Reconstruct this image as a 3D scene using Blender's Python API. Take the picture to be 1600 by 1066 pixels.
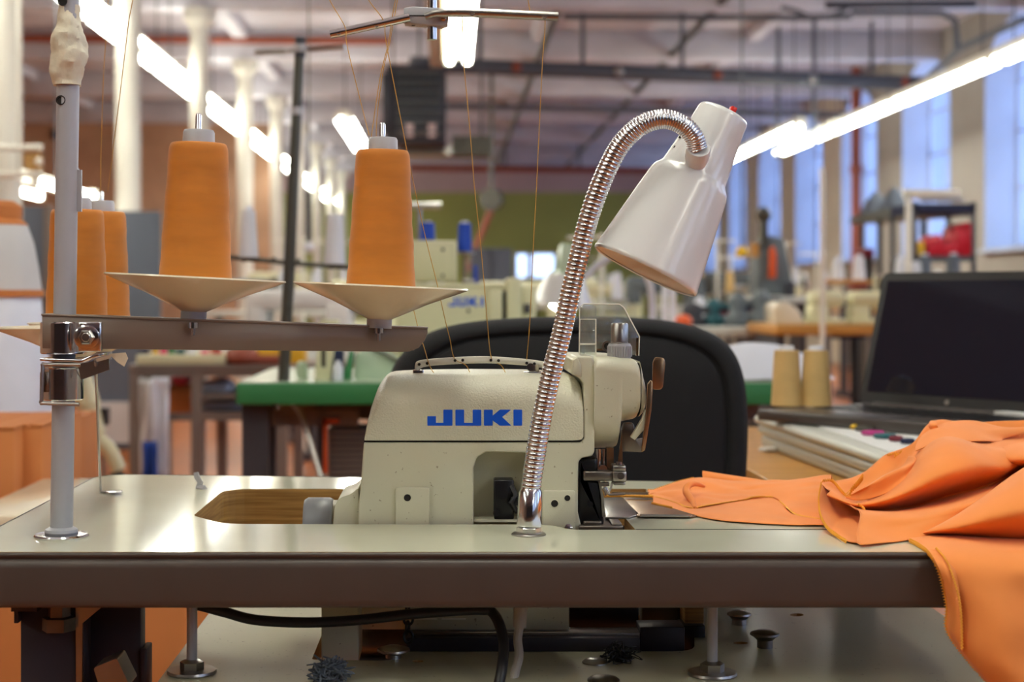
import bpy, bmesh, math, random
from mathutils import Vector, Matrix, noise
R = random.Random(7)
PI = math.pi
scene = bpy.context.scene
for o in list(bpy.data.objects):
    bpy.data.objects.remove(o)

# ---------------------------------------------------------------- camera, world, lights, exposure
F, CX, CY, HC = 2500., 700., 457., 0.944
cd = bpy.data.cameras.new('camera'); cam = bpy.data.objects.new('camera', cd)
scene.collection.objects.link(cam); scene.camera = cam
cam.location = (0, 0, HC); cam.rotation_euler = (PI/2, 0, 0)
cd.sensor_width = 36; cd.lens = 36*F/1600
cd.shift_x = (800-CX)/1600; cd.shift_y = (CY-533)/1600
cd.clip_start = .05; cd.clip_end = 200
cd.dof.use_dof = True; cd.dof.focus_distance = 1.33; cd.dof.aperture_fstop = 6.6; cd.dof.aperture_blades = 7
world = bpy.data.worlds.new('world'); scene.world = world; world.use_nodes = True
wn = world.node_tree
wbg = wn.nodes['Background']; wbg.inputs[0].default_value = (.54, .69, 1, 1); wbg.inputs[1].default_value = 2.1
scene.view_settings.view_transform = 'Standard'; scene.view_settings.look = 'None'
scene.view_settings.exposure = 0.72; scene.view_settings.gamma = 1; scene.view_settings.use_curve_mapping = False
scene.cycles.use_denoising = True
scene.cycles.max_bounces = 7; scene.cycles.diffuse_bounces = 4; scene.cycles.glossy_bounces = 4
scene.cycles.transmission_bounces = 6; scene.cycles.transparent_max_bounces = 16
scene.cycles.sample_clamp_indirect = 6; scene.cycles.caustics_reflective = False; scene.cycles.caustics_refractive = False
TUBE = 16.0
EM_COL = (.98, 1, .87)

# ---------------------------------------------------------------- helpers
def P(px, py, Y): return Vector(((px-CX)*Y/F, Y, HC+(CY-py)*Y/F))
def lin(h):
    h = h.lstrip('#'); c = [int(h[i:i+2], 16)/255 for i in (0, 2, 4)]
    return tuple((x/12.92 if x <= .04045 else ((x+.055)/1.055)**2.4) for x in c)
def mat(name, col, rough=.5, metal=0., var=0., vs=20., bump=0., bs=200., coat=0., emis=0., trans=0., stretch=None, col2=None, spec=.5, sheen=0., spots=0.):
    m = bpy.data.materials.new(name); m.use_nodes = True
    nt = m.node_tree; b = nt.nodes['Principled BSDF']; L = nt.links
    c = lin(col); b.inputs['Base Color'].default_value = (*c, 1)
    b.inputs['Roughness'].default_value = rough; b.inputs['Metallic'].default_value = metal
    b.inputs['Specular IOR Level'].default_value = spec
    if coat: b.inputs['Coat Weight'].default_value = coat; b.inputs['Coat Roughness'].default_value = .08
    if trans: b.inputs['Transmission Weight'].default_value = trans
    if sheen: b.inputs['Sheen Weight'].default_value = sheen; b.inputs['Sheen Roughness'].default_value = .4
    if emis:
        b.inputs['Emission Color'].default_value = (*c, 1); b.inputs['Emission Strength'].default_value = emis
    tc = nt.nodes.new('ShaderNodeTexCoord'); mp = nt.nodes.new('ShaderNodeMapping'); L.new(tc.outputs['Object'], mp.inputs[0])
    if stretch: mp.inputs['Scale'].default_value = stretch
    if var or col2:
        n = nt.nodes.new('ShaderNodeTexNoise'); n.inputs['Scale'].default_value = vs; n.inputs['Detail'].default_value = 5
        L.new(mp.outputs[0], n.inputs['Vector'])
        r = nt.nodes.new('ShaderNodeValToRGB'); L.new(n.outputs[0], r.inputs[0])
        c2 = lin(col2) if col2 else tuple(min(1, x*(1+var)) for x in c)
        c1 = c if col2 else tuple(x*(1-var) for x in c)
        r.color_ramp.elements[0].position = .32; r.color_ramp.elements[1].position = .68
        r.color_ramp.elements[0].color = (*c1, 1); r.color_ramp.elements[1].color = (*c2, 1)
        out = r.outputs[0]
        if spots:
            v = nt.nodes.new('ShaderNodeTexNoise'); v.inputs['Scale'].default_value = 260; v.inputs['Detail'].default_value = 3
            L.new(tc.outputs['Object'], v.inputs['Vector'])
            q = nt.nodes.new('ShaderNodeValToRGB'); L.new(v.outputs[0], q.inputs[0])
            q.color_ramp.elements[0].position = .69; q.color_ramp.elements[1].position = .73
            mx = nt.nodes.new('ShaderNodeMixRGB'); L.new(q.outputs[0], mx.inputs[0]); L.new(out, mx.inputs[1])
            mx.inputs[2].default_value = (c[0]*spots, c[1]*spots*.9, c[2]*spots*.8, 1); out = mx.outputs[0]
        L.new(out, b.inputs['Base Color'])
    if bump:
        n = nt.nodes.new('ShaderNodeTexNoise'); n.inputs['Scale'].default_value = bs; n.inputs['Detail'].default_value = 3
        L.new(mp.outputs[0], n.inputs['Vector'])
        bp = nt.nodes.new('ShaderNodeBump'); bp.inputs['Strength'].default_value = bump; bp.inputs['Distance'].default_value = .001
        L.new(n.outputs[0], bp.inputs['Height']); L.new(bp.outputs[0], b.inputs['Normal'])
    return m
def wavebump(m, scale, dist, strength, direction='Z', distance=.001, detail=2, colmix=None):
    nt = m.node_tree; L = nt.links; b = nt.nodes['Principled BSDF']
    tc = nt.nodes.new('ShaderNodeTexCoord'); w = nt.nodes.new('ShaderNodeTexWave')
    w.bands_direction = direction; w.inputs['Scale'].default_value = scale; w.inputs['Distortion'].default_value = dist
    w.inputs['Detail'].default_value = detail; L.new(tc.outputs['Object'], w.inputs[0])
    bp = nt.nodes.new('ShaderNodeBump'); bp.inputs['Strength'].default_value = strength; bp.inputs['Distance'].default_value = distance
    L.new(w.outputs['Fac'], bp.inputs['Height']); L.new(bp.outputs[0], b.inputs['Normal'])
    if colmix:
        r = nt.nodes.new('ShaderNodeValToRGB'); L.new(w.outputs['Fac'], r.inputs[0])
        r.color_ramp.elements[0].color = (*lin(colmix[0]), 1); r.color_ramp.elements[1].color = (*lin(colmix[1]), 1)
        L.new(r.outputs[0], b.inputs['Base Color'])
    return m

def wm(o):
    m = Matrix.Identity(4)
    while o: m = o.matrix_basis @ m; o = o.parent
    return m
def spline(pts, n=8):
    pts = [Vector(p) for p in pts]
    if len(pts) < 3: return pts
    out = []; e = [pts[0]*2-pts[1]] + pts + [pts[-1]*2-pts[-2]]
    for i in range(1, len(e)-2):
        a, b, c, d = e[i-1:i+3]
        for k in range(n):
            t = k/n
            out.append(.5*((2*b)+(c-a)*t+(2*a-5*b+4*c-d)*t*t+(3*b-a-3*c+d)*t**3))
    out.append(pts[-1]); return out
def axis_m(origin, direction, up=None):
    d = Vector(direction).normalized(); m = d.to_track_quat('Z', 'Y').to_matrix().to_4x4()
    return Matrix.Translation(Vector(origin)) @ m

class MB:
    def __init__(s): s.v = []; s.f = []
    def add(s, vs, fs):
        o = len(s.v); s.v += [Vector(v) for v in vs]; s.f += [[i+o for i in f] for f in fs]; return s
    def box(s, c, d, rz=0, rot=None):
        m = rot or Matrix.Rotation(rz, 3, 'Z'); c = Vector(c); h = [x/2 for x in d]
        vs = [c + m @ Vector((sx*h[0], sy*h[1], sz*h[2])) for sz in (-1, 1) for sx, sy in ((-1, -1), (1, -1), (1, 1), (-1, 1))]
        return s.add(vs, [[3, 2, 1, 0], [4, 5, 6, 7], [0, 1, 5, 4], [1, 2, 6, 5], [2, 3, 7, 6], [3, 0, 4, 7]])
    def mm(s, a, b):   # box between two corners
        a, b = Vector(a), Vector(b); return s.box((a+b)/2, [abs(x) for x in (b-a)])
    def prism(s, pts, vec):
        n = len(pts); vec = Vector(vec); pts = [Vector(p) for p in pts]
        vs = pts + [p+vec for p in pts]
        return s.add(vs, [list(range(n))[::-1], [i+n for i in range(n)]] + [[i, (i+1) % n, (i+1) % n+n, i+n] for i in range(n)])
    def lathe(s, prof, origin=(0, 0, 0), axis=(0, 0, 1), seg=32, cap=True, matx=None):
        M = matx or axis_m(origin, axis); vs = []; fs = []; n = len(prof)
        for r, z in prof:
            for k in range(seg):
                a = 2*PI*k/seg; vs.append(M @ Vector((max(r, 1e-5)*math.cos(a), max(r, 1e-5)*math.sin(a), z)))
        for i in range(n-1):
            for k in range(seg):
                k2 = (k+1) % seg; fs.append([i*seg+k, i*seg+k2, (i+1)*seg+k2, (i+1)*seg+k])
        if cap: fs.append([k for k in range(seg)][::-1]); fs.append([(n-1)*seg+k for k in range(seg)])
        return s.add(vs, fs)
    def cyl(s, a, b, r, seg=20, r2=None):
        a, b = Vector(a), Vector(b); return s.lathe([(r, 0), (r if r2 is None else r2, (b-a).length)], a, b-a, seg)
    def tube(s, path, r, seg=10, cap=True, closed=False):
        path = [Vector(p) for p in path]; n = len(path); vs = []; fs = []
        nrm = None
        for i, p in enumerate(path):
            t = (path[min(i+1, n-1)]-path[max(i-1, 0)])
            if closed: t = path[(i+1) % n]-path[i-1]
            t.normalize()
            if nrm is None:
                nrm = Vector((0, 1, 0)) if abs(t.y) < .9 else Vector((1, 0, 0))
            nrm = (nrm - t*nrm.dot(t)).normalized(); bn = t.cross(nrm)
            rr = r[i] if isinstance(r, (list, tuple)) else r
            for k in range(seg):
                a = 2*PI*k/seg; vs.append(p + nrm*rr*math.cos(a) + bn*rr*math.sin(a))
        for i in range(n if closed else n-1):
            j = (i+1) % n
            for k in range(seg):
                k2 = (k+1) % seg; fs.append([i*seg+k, i*seg+k2, j*seg+k2, j*seg+k])
        if cap and not closed: fs.append(list(range(seg))[::-1]); fs.append([(n-1)*seg+k for k in range(seg)])
        return s.add(vs, fs)
    def grid(s, rows):
        n, m = len(rows), len(rows[0]); vs = [p for r in rows for p in r]
        return s.add(vs, [[i*m+j, i*m+j+1, (i+1)*m+j+1, (i+1)*m+j] for i in range(n-1) for j in range(m-1)])
    def loft(s, secs):   # closed sections with equal counts, capped
        m = len(secs[0]); vs = [p for q in secs for p in q]; fs = []
        for i in range(len(secs)-1):
            for j in range(m):
                k = (j+1) % m; fs.append([i*m+j, i*m+k, (i+1)*m+k, (i+1)*m+j])
        fs.append(list(range(m))[::-1]); fs.append([(len(secs)-1)*m+j for j in range(m)])
        return s.add(vs, fs)
    def build(s, name, material, parent=None, bevel=0, seg=2, ang=35, world=True, solid=0, sub=0, flat=False, origin=None):
        me = bpy.data.meshes.new(name)
        if parent is not None and world:
            inv = wm(parent).inverted(); vs = [inv @ v for v in s.v]; loc = None
        elif parent is None and world:
            xs = [v.x for v in s.v]; ys = [v.y for v in s.v]; zs = [v.z for v in s.v]
            loc = Vector(origin) if origin else Vector(((min(xs)+max(xs))/2, (min(ys)+max(ys))/2, min(zs)))
            vs = [v-loc for v in s.v]
        else: vs = s.v; loc = None
        me.from_pydata([tuple(v) for v in vs], [], s.f); me.validate()
        bm = bmesh.new(); bm.from_mesh(me)
        bmesh.ops.recalc_face_normals(bm, faces=bm.faces)
        if bevel:
            es = [e for e in bm.edges if len(e.link_faces) == 2 and e.calc_face_angle(0) > math.radians(28)]
            bmesh.ops.bevel(bm, geom=es, offset=bevel, segments=seg, profile=.5, affect='EDGES', clamp_overlap=True)
        bm.to_mesh(me); bm.free()
        if not flat:
            me.shade_smooth(); me.set_sharp_from_angle(angle=math.radians(ang if not bevel else max(ang, 46)))
        o = bpy.data.objects.new(name, me); scene.collection.objects.link(o)
        for mm_ in (material if isinstance(material, (list, tuple)) else [material]): me.materials.append(mm_)
        if loc is not None: o.location = loc
        if parent is not None: o.parent = parent
        if solid:
            q = o.modifiers.new('thickness', 'SOLIDIFY'); q.thickness = solid; q.offset = 0
        if sub:
            q = o.modifiers.new('smooth', 'SUBSURF'); q.levels = sub; q.render_levels = sub
        return o

def tag(o, label=None, cat=None, group=None, kind=None):
    if label: o['label'] = label
    if cat: o['category'] = cat
    if group: o['group'] = group
    if kind: o['kind'] = kind
    return o
def thing(name, label, cat, loc=(0, 0, 0), group=None, rot=(0, 0, 0)):
    o = bpy.data.objects.new(name, None); scene.collection.objects.link(o)
    o.location = loc; o.rotation_euler = rot; o.empty_display_size = .05
    return tag(o, label, cat, group)
def struct(mb, name, m, **k): return tag(mb.build(name, m, **k), kind='structure')
def copy_tree(o, parent=None):
    c = o.copy(); scene.collection.objects.link(c); c.parent = parent
    for ch in list(o.children): copy_tree(ch, c)
    return c
def clone(o, loc, label, rz=None, scale=None):
    c = copy_tree(o); c.location = loc; c['label'] = label
    if rz is not None: c.rotation_euler = (c.rotation_euler[0], c.rotation_euler[1], rz)
    if scale: c.scale = (scale,)*3
    return c

# ---------------------------------------------------------------- materials
M = {}
M['column'] = mat('column_paint', '#dcd8cc', .55, var=.05, vs=3)
M['ceiling'] = mat('ceiling_paint', '#c0bdc6', .8, var=.10, vs=1.2)
M['beam'] = mat('beam_paint', '#c8c6ce', .7, var=.10, vs=2)
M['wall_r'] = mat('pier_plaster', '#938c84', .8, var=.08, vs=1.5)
M['reveal'] = mat('reveal_paint', '#b4bfd6', .7, var=.05, vs=2)
M['brick'] = mat('tan_brick', '#c79f80', .85, var=.12, vs=2.2)
M['green'] = mat('green_wall_paint', '#a9b162', .8, var=.08, vs=.8)
M['pink'] = mat('upper_wall_paint', '#cdb4b4', .8, var=.06, vs=.8)
M['floor'] = mat('orange_wood_floor', '#a85c2a', .28, var=.22, vs=4, stretch=(12, .6, 1))
M['slate'] = mat('slate_partition', '#5d6470', .7, var=.06, vs=1)
M['laminate'] = mat('cream_laminate', '#cfceb8', .075, var=.04, vs=9, bump=.008, bs=40)
M['laminate2'] = mat('dusty_cream_laminate', '#b7b39a', .28, var=.08, vs=7, spots=.35, bump=.03, bs=90)
M['ply'] = mat('plywood_edge', '#c49a58', .55, stretch=(2, 2, 60), vs=6, col2='#8d6430', bump=.2, bs=60)
M['band'] = mat('brown_grey_edge_band', '#4b403a', .42, var=.05, vs=30, bump=.05, bs=400)
M['cream'] = mat('cream_enamel', '#cfcbb4', .32, var=.03, vs=12, bump=.10, bs=900, spots=.55)
M['cream_tex'] = mat('pebbled_cream_enamel', '#cfcbb4', .22, var=.03, vs=12, bump=.8, bs=620)
M['cream_bg'] = mat('aged_cream_enamel', '#d6d2ac', .45, var=.05, vs=6)
M['blue'] = mat('blue_print', '#0a58d6', .4)
M['chrome'] = mat('chrome', '#d6d6da', .13, 1., bump=.03, bs=80)
M['steel'] = mat('brushed_steel', '#a9a6a2', .3, 1., var=.1, vs=40)
M['dullsteel'] = mat('dull_steel', '#7b746e', .38, 1., var=.15, vs=50)
M['bronze'] = mat('polished_nickel_plate', '#a08468', .25, .9)
M['blackmetal'] = mat('black_oiled_metal', '#17161a', .32, .3, var=.2, vs=60)
M['darkgap'] = mat('dark_gap', '#1a1614', .8)
M['postgrey'] = mat('grey_post_paint', '#a8a8ae', .33, var=.03, vs=15)
M['arm'] = mat('beige_arm_paint', '#7d6c5f', .42, var=.04, vs=20)
M['dish'] = mat('ivory_plastic', '#e6dcc2', .2, var=.03, vs=12, coat=.4)
M['tape'] = mat('masking_tape', '#d8cfb8', .6, var=.08, vs=60, bump=.5, bs=180)
M['core'] = mat('grey_plastic_core', '#aaa9ae', .4)
M['orange_thread'] = wavebump(mat('orange_thread', '#c6750e', .62, var=.09, vs=24, stretch=(1, 1, 3.5), sheen=.2), 900, 3, .30, 'Z', .0006)
M['thread'] = mat('golden_thread', '#c9983c', .6)
M['shade'] = mat('white_lamp_enamel', '#dedede', .22, var=.01, coat=.3)
M['shade_in'] = mat('shade_inner_enamel', '#f1e6da', .4)
M['red'] = mat('red_plastic', '#c81e12', .35)
M['fabric'] = wavebump(mat('orange_knit_fabric', '#e88940', .8, var=.05, vs=14, sheen=.12), 1500, 1, .10, 'X', .0004)
M['seam'] = wavebump(mat('serged_seam_thread', '#f2ac3c', .8), 500, .5, .2, 'X', .0008)
M['blackcloth'] = mat('black_chair_fabric', '#101013', .9, var=.15, vs=300, bump=.3, bs=1500)
M['blackplastic'] = mat('black_plastic', '#1a1a1c', .4)
M['navy'] = mat('purple_black_steel', '#2a2430', .45, var=.1, vs=20)
M['cable'] = mat('black_rubber_cable', '#17151a', .45)
M['whitecable'] = mat('white_cable', '#b9b0a8', .5)
M['lcd'] = mat('dark_screen_glass', '#1a1c28', .06)
M['laptop'] = mat('laptop_shell', '#4e4a48', .35, .3)
M['wood'] = mat('orange_wood_desk', '#c99248', .35, stretch=(1, 14, 14), vs=5, col2='#b58038')
M['tan_thread'] = wavebump(mat('tan_thread', '#d3b072', .7, var=.07, vs=30), 700, 3, .3, 'Z', .0006)
M['white'] = mat('white_paper', '#e4e4e2', .6)
M['whitecloth'] = mat('white_cloth', '#dfe2ec', .9, var=.04, vs=10)
M['greypaint'] = mat('cool_white_panel', '#c6c8c0', .4)
M['greentop'] = mat('pale_green_worktop', '#b9cbb0', .18, var=.04, vs=5)
M['greenedge'] = mat('green_edge_band', '#2f7a46', .45)
M['darkleg'] = mat('dark_grey_leg_steel', '#3c3a40', .5)
M['cardboard'] = mat('orange_cardboard', '#c0743a', .8, var=.06, vs=4)
M['rack'] = mat('taupe_rack_paint', '#7d7068', .5)
M['bluethread'] = mat('blue_thread', '#1c47b4', .7)
M['whitethread'] = mat('white_thread', '#dcdde4', .8)
M['olive'] = mat('dark_olive_steel', '#4c4a42', .4, .4)
M['iron'] = mat('heater_black_steel', '#33343c', .6)
M['redpipe'] = mat('red_oxide_pipe', '#8d4530', .6)
M['pipe'] = mat('grey_conduit', '#4c4f57', .6)
M['yellow'] = mat('yellow_plastic', '#e2b41e', .5)
M['orange'] = mat('orange_plastic', '#d9571f', .5)
M['teal'] = mat('teal_plastic', '#1f5a62', .5)
M['pink2'] = mat('pink_plastic', '#e5567a', .5)
M['magenta'] = mat('magenta_plastic', '#b02a7a', .5)
M['jeans'] = mat('blue_cloth', '#24479a', .9)
M['lightgreycloth'] = mat('grey_white_sheet', '#c9c6c4', .9, var=.06, vs=4)
M['blueleather'] = mat('grey_machine_paint', '#5c6468', .5)
M['maroon'] = mat('maroon_bin', '#6e1a28', .5)
M['redbin'] = mat('red_bin_plastic', '#c81830', .45)
M['navycloth'] = mat('navy_cloth', '#232a45', .9)
M['tube'] = mat('fluorescent_tube', '#ffffff', .5)
b_ = M['tube'].node_tree.nodes['Principled BSDF']
b_.inputs['Emission Color'].default_value = (*EM_COL, 1); b_.inputs['Emission Strength'].default_value = TUBE
M['fixture'] = mat('fixture_white_enamel', '#e9e6d8', .4)
g = bpy.data.materials.new('window_glass'); g.use_nodes = True; nt = g.node_tree
for n_ in list(nt.nodes):
    if n_.type == 'BSDF_PRINCIPLED': nt.nodes.remove(n_)
tr = nt.nodes.new('ShaderNodeBsdfTransparent'); tr.inputs[0].default_value = (.93, .96, 1, 1)
gl = nt.nodes.new('ShaderNodeBsdfGlossy'); gl.inputs['Roughness'].default_value = .04
fr = nt.nodes.new('ShaderNodeValue'); fr.outputs[0].default_value = .06
mx = nt.nodes.new('ShaderNodeMixShader'); nt.links.new(fr.outputs[0], mx.inputs[0]); nt.links.new(tr.outputs[0], mx.inputs[1]); nt.links.new(gl.outputs[0], mx.inputs[2])
nt.links.new(mx.outputs[0], nt.nodes['Material Output'].inputs[0]); M['glass'] = g
g2 = g.copy(); g2.name = 'clear_acrylic'; M['acrylic'] = g2
for n_ in g2.node_tree.nodes:
    if n_.type == 'BSDF_TRANSPARENT': n_.inputs[0].default_value = (.86, .88, .86, 1)
t2 = g2.node_tree; df = t2.nodes.new('ShaderNodeBsdfDiffuse'); df.inputs[0].default_value = (.8, .82, .8, 1)
m2_ = t2.nodes.new('ShaderNodeMixShader'); m2_.inputs[0].default_value = .10
o2_ = [n_ for n_ in t2.nodes if n_.type == 'OUTPUT_MATERIAL'][0]; src = o2_.inputs[0].links[0].from_socket
t2.links.new(src, m2_.inputs[1]); t2.links.new(df.outputs[0], m2_.inputs[2]); t2.links.new(m2_.outputs[0], o2_.inputs[0])
M['wheelgrey'] = mat('grey_handwheel_plastic', '#8b8e94', .4)
M['pier_lit'] = mat('lit_pier_tone', '#e2dcc6', .7, var=.04, vs=1.5)  # strip light falling on the far piers, put into a lighter colour
M['dimwall'] = mat('dim_back_wall_paint', '#6d645e', .8, var=.06, vs=.8)
# ================================================================ ROOM
ZC = 3.70; XR = 5.2; XL = -8.0; YE = 34.0; YB = -12.0
struct(MB().mm((XL-.3, YB-.3, -.1), (XR+.8, YE+.3, 0)), 'floor', M['floor'])
struct(MB().mm((XL-.3, YB-.3, ZC), (XR+.8, YE+.3, ZC+.1)), 'ceiling', M['ceiling'])
struct(MB().mm((XL-.3, YB, 0), (XL, YE, ZC)), 'wall_left', M['brick'])
struct(MB().mm((XL, YB-.3, 0), (XR+.7, YB, ZC)), 'wall_back', M['dimwall'])
# end wall with a green lower band, an opening for its window
def wallpiece(mb, x0, x1, z0, z1, y0=YE, y1=YE+.25): mb.mm((x0, y0, z0), (x1, y1, z1))
wx0, wx1, wz0, wz1 = 1.42, 2.30, 1.22, 1.80
m_ = MB(); wallpiece(m_, XL, wx0, 0, 3.07); wallpiece(m_, wx1, XR+.7, 0, 3.07); wallpiece(m_, wx0, wx1, 0, wz0); wallpiece(m_, wx0, wx1, wz1, 3.07)
struct(m_, 'wall_front', M['green'])
struct(MB().mm((XL, YE-.02, 3.07), (XR+.7, YE+.25, ZC)), 'trim_1', M['pink'])
w = struct(MB().mm((wx0, YE+.02, wz0), (wx0+.05, YE+.1, wz1)).mm((wx1-.05, YE+.02, wz0), (wx1, YE+.1, wz1)).mm((wx0, YE+.02, wz0), (wx1, YE+.1, wz0+.05)).mm((wx0, YE+.02, wz1-.05), (wx1, YE+.1, wz1)).mm((wx0+.26, YE+.02, wz0), (wx0+.38, YE+.1, wz1)), 'window_9', M['fixture'])
MB().mm((wx0, YE+.05, wz0), (wx0+.3, YE+.06, wz1)).build('pane', M['glass'], w)
MB().mm((wx0+.32, YE+.05, wz0), (wx1, YE+.06, wz1)).build('pane', M['glass'], w)
# brick partition to the left, far
struct(MB().mm((XL, 24.5, 0), (-2.7, 24.7, ZC)), 'wall_partition', M['brick'])
# right wall: piers between arched windows
WIN = [16.56-2.82*k for k in range(-4, 8)]     # near edge of each window
WIN = sorted([17.0 - .44 + 2.82*k for k in range(-9, 6)])
WW = 1.75; SILL = 1.36; SPR = 2.95; TH = .55
def arch(y0, n=12):
    c = y0+WW/2; r = WW/2
    return [(c-r*math.cos(PI*k/n), SPR + .55*math.sin(PI*k/n)) for k in range(n+1)]
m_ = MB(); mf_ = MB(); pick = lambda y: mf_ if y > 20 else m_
ys = [YB] + [y for w_ in WIN for y in (w_, w_+WW)] + [YE]
for a, b in zip(ys[0::2], ys[1::2]):
    if b > a: pick(a).mm((XR, a, 0), (XR+TH, b, ZC))
for w_ in WIN:
    pick(w_).mm((XR, w_, 0), (XR+TH, w_+WW, SILL-.03))
    A = arch(w_)
    for (ya, za), (yb, zb) in zip(A, A[1:]):
        pick(w_).prism([(XR, ya, za), (XR, yb, zb), (XR, yb, ZC), (XR, ya, ZC)], (TH, 0, 0))
struct(m_, 'wall_right', M['wall_r']); struct(mf_, 'wall_right', M['pier_lit'])
for i, w_ in enumerate(WIN):
    A = arch(w_); x = XR+.32
    fr_ = MB()
    prof = [(w_+.02, SILL)] + [(y, z-.02) for y, z in A] + [(w_+WW-.02, SILL)]
    fr_.tube([(x, y, z) for y, z in prof], .035, 6)
    fr_.mm((x-.03, w_, SILL-.02), (x+.03, w_+WW, SILL+.05))
    for k in (1/3, 2/3): fr_.mm((x-.015, w_+WW*k-.015, SILL), (x+.015, w_+WW*k+.015, SPR+.48))
    for z in (1.95, 2.5, 2.98): fr_.mm((x-.015, w_, z-.012), (x+.015, w_+WW, z+.012))
    win = struct(fr_, 'window_%d' % (i+2 if i >= 8 else i+1), M['reveal'])
    MB().prism([(x, y, z) for y, z in prof], (.006, 0, 0)).build('pane', M['glass'], win)
    # painted reveals: a thin plaster skin lining the opening
    rv = MB(); q = [(w_, SILL)] + A + [(w_+WW, SILL)]
    c = Vector((0, w_+WW/2, 2.2))
    inn = [(w_+.012, SILL+.012)] + [(y*.985+(w_+WW/2)*.015, z-.012) for y, z in A] + [(w_+WW-.012, SILL+.012)]
    for (a, b, a2, b2) in zip(q, q[1:], inn, inn[1:]):
        rv.prism([(XR-.005, *a), (XR-.005, *b), (XR-.005, *b2), (XR-.005, *a2)], (TH, 0, 0))
    rv.build('reveal_lining', M['reveal'], win)
    MB().mm((XR-.06, w_-.02, SILL-.035), (XR+TH, w_+WW+.02, SILL)).build('sill', M['reveal'], win)
# ceiling beams, each its own
def beam(y, x0=XL, x1=XR, h=.30, wd=.22, nm='ceiling_beam'):
    return tag(MB().mm((x0, y-wd/2, ZC-h), (x1, y+wd/2, ZC)).build(nm, M['beam'], bevel=.008, seg=1), kind='structure')
for y in [-10, -6.5, -3.4, -.3, 1.6, 4.7, 7.8, 10.85, 13.9, 16.95, 20.1, 23.2, 26.3, 29.4, 32.4]: beam(y)
for x in (-5.2, -2.15, .95, 3.2):
    tag(MB().mm((x-.07, YB, ZC-.12), (x+.07, YE, ZC)).build('ceiling_joist', M['beam']), kind='structure')
# columns
c0 = None
cy = [7.75, 10.75, 13.85, 16.95, 20.1, 23.2, 26.3, 29.4, 32.4]
lab = ['nearest white round column cut by the left picture edge', 'white round column second from the left edge, behind the taped post',
       'white round column third from the left, rising behind the left front orange cone', 'white round column fourth from the left, just left of the dark thread pole',
       'white round column fifth from the left, right of the dark pole top', 'white round column sixth in the receding row', 'white round column seventh in the receding row',
       'white round column eighth in the receding row, thin and blurred', 'farthest white round column of the left row']
for y, l in zip(cy, lab):
    if c0 is None:
        c0 = thing('column', l, 'column', (-2.15, y, 0), 'white columns of the left row')
        MB().lathe([(.085, 0), (.085, 3.28)], (-2.15, y, 0), seg=28).build('shaft', M['column'], c0)
        MB().lathe([(.086, 3.22), (.10, 3.25), (.14, 3.30), (.14, 3.40)], (-2.15, y, 0), seg=28).build('capital', M['column'], c0)
        MB().lathe([(.13, 0), (.13, .05), (.10, .10), (.086, .12)], (-2.15, y, 0), seg=28).build('base', M['column'], c0)
    else: clone(c0, (-2.15, y, 0), l)
# conduit with a fitting on nearest column side
# ---- fluorescent fixtures
def fixture(x, y0, y1, z, label, group='ceiling strip lights', wd=.24, hang=True, n=2):
    t = thing('strip_light', label, 'ceiling light', (x, y0, z), group)
    h = MB().mm((x-.05, y0, z+.045), (x+.05, y1, z+.11)); h.build('housing', M['fixture'], t)
    for k in range(n):
        xx = x + (k-(n-1)/2)*wd*.62
        MB().cyl((xx, y0+.04, z+.03), (xx, y1-.04, z+.03), .024, 12).build('tube', M['tube'], t)
        for ya, yb in ((y0+.005, y0+.04), (y1-.04, y1-.005)): MB().mm((xx-.025, ya, z+.005), (xx+.025, yb, z+.07)).build('lamp_holder', M['fixture'], t)
    if hang:
        for yy in (y0+.3, y1-.3): MB().cyl((x, yy, z+.1), (x, yy, ZC), .006, 8).build('hanging_rod', M['pipe'], t)
    return t
ZL = HC+1.6
ZL2 = HC+1.85
LL = ['strip light of the left row, nearest in the picture, beside the taped post', 'strip light between the second and third white columns at upper left', 'strip light in the left row partly behind the third white column',
      'strip light of the left row behind the left front orange cone', 'small strip light of the left row just left of the dark thread pole', 'small strip light of the left row hidden by the dark pole', 'small bright strip light just right of the dark pole',
      'tiny strip light of the left row, third from its far end', 'tiny strip light of the left row, second from its far end', 'farthest tiny strip light of the left row']
for k, l in enumerate(LL): fixture(-2.38, 8.4+k*2.5, 8.4+k*2.5+2.46, ZL2, l, 'left row of strip lights', wd=.27)
for y0, y1, l in [(8.8, 11.24, 'nearest strip light of the right row, running out of the picture edge'), (11.28, 13.72, 'second strip light of the long right row'),
                  (13.76, 16.2, 'third strip light of the long right row'), (16.24, 18.68, 'strip light ending the long right row')]:
    fixture(3.87, y0, y1, ZL, l, 'right row of strip lights', wd=.13)
fixture(3.44, 15.6, 18.0, ZL, 'strip light seen just right of the white lamp shade, nearer part', 'second right row of strip lights', wd=.13)
fixture(3.44, 18.04, 20.4, ZL, 'strip light seen just right of the white lamp shade, farther part', 'second right row of strip lights', wd=.13)
t = fixture(.075, 8.6, 11.3, ZL, 'strip light seen end on behind the chrome thread guide', 'middle strip lights', n=2, wd=.2)
MB().mm((-.035-.09, 8.6, ZL-.01), (-.03, 11.3, ZL+.05)).mm((-.03, 8.6, ZL+.04), (.03, 11.3, ZL+.06)).build('side_reflector', M['dish'], t)
fixture(-.98, 14.9, 18.2, ZL, 'strip light slanting above the right front orange cone', 'middle strip lights', wd=.2)
t = fixture(-2.5, 9.0, 10.5, HC+.60, 'low twin tube light at far left beside the hanging garment', 'low work light', n=2, wd=.56, hang=False)
for x, y in ((-2.5, 9.2), (-2.5, 10.2)): MB().cyl((x, y, HC+.66), (x, y, ZC), .006, 8).build('hanging_rod', M['pipe'], t)
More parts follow.
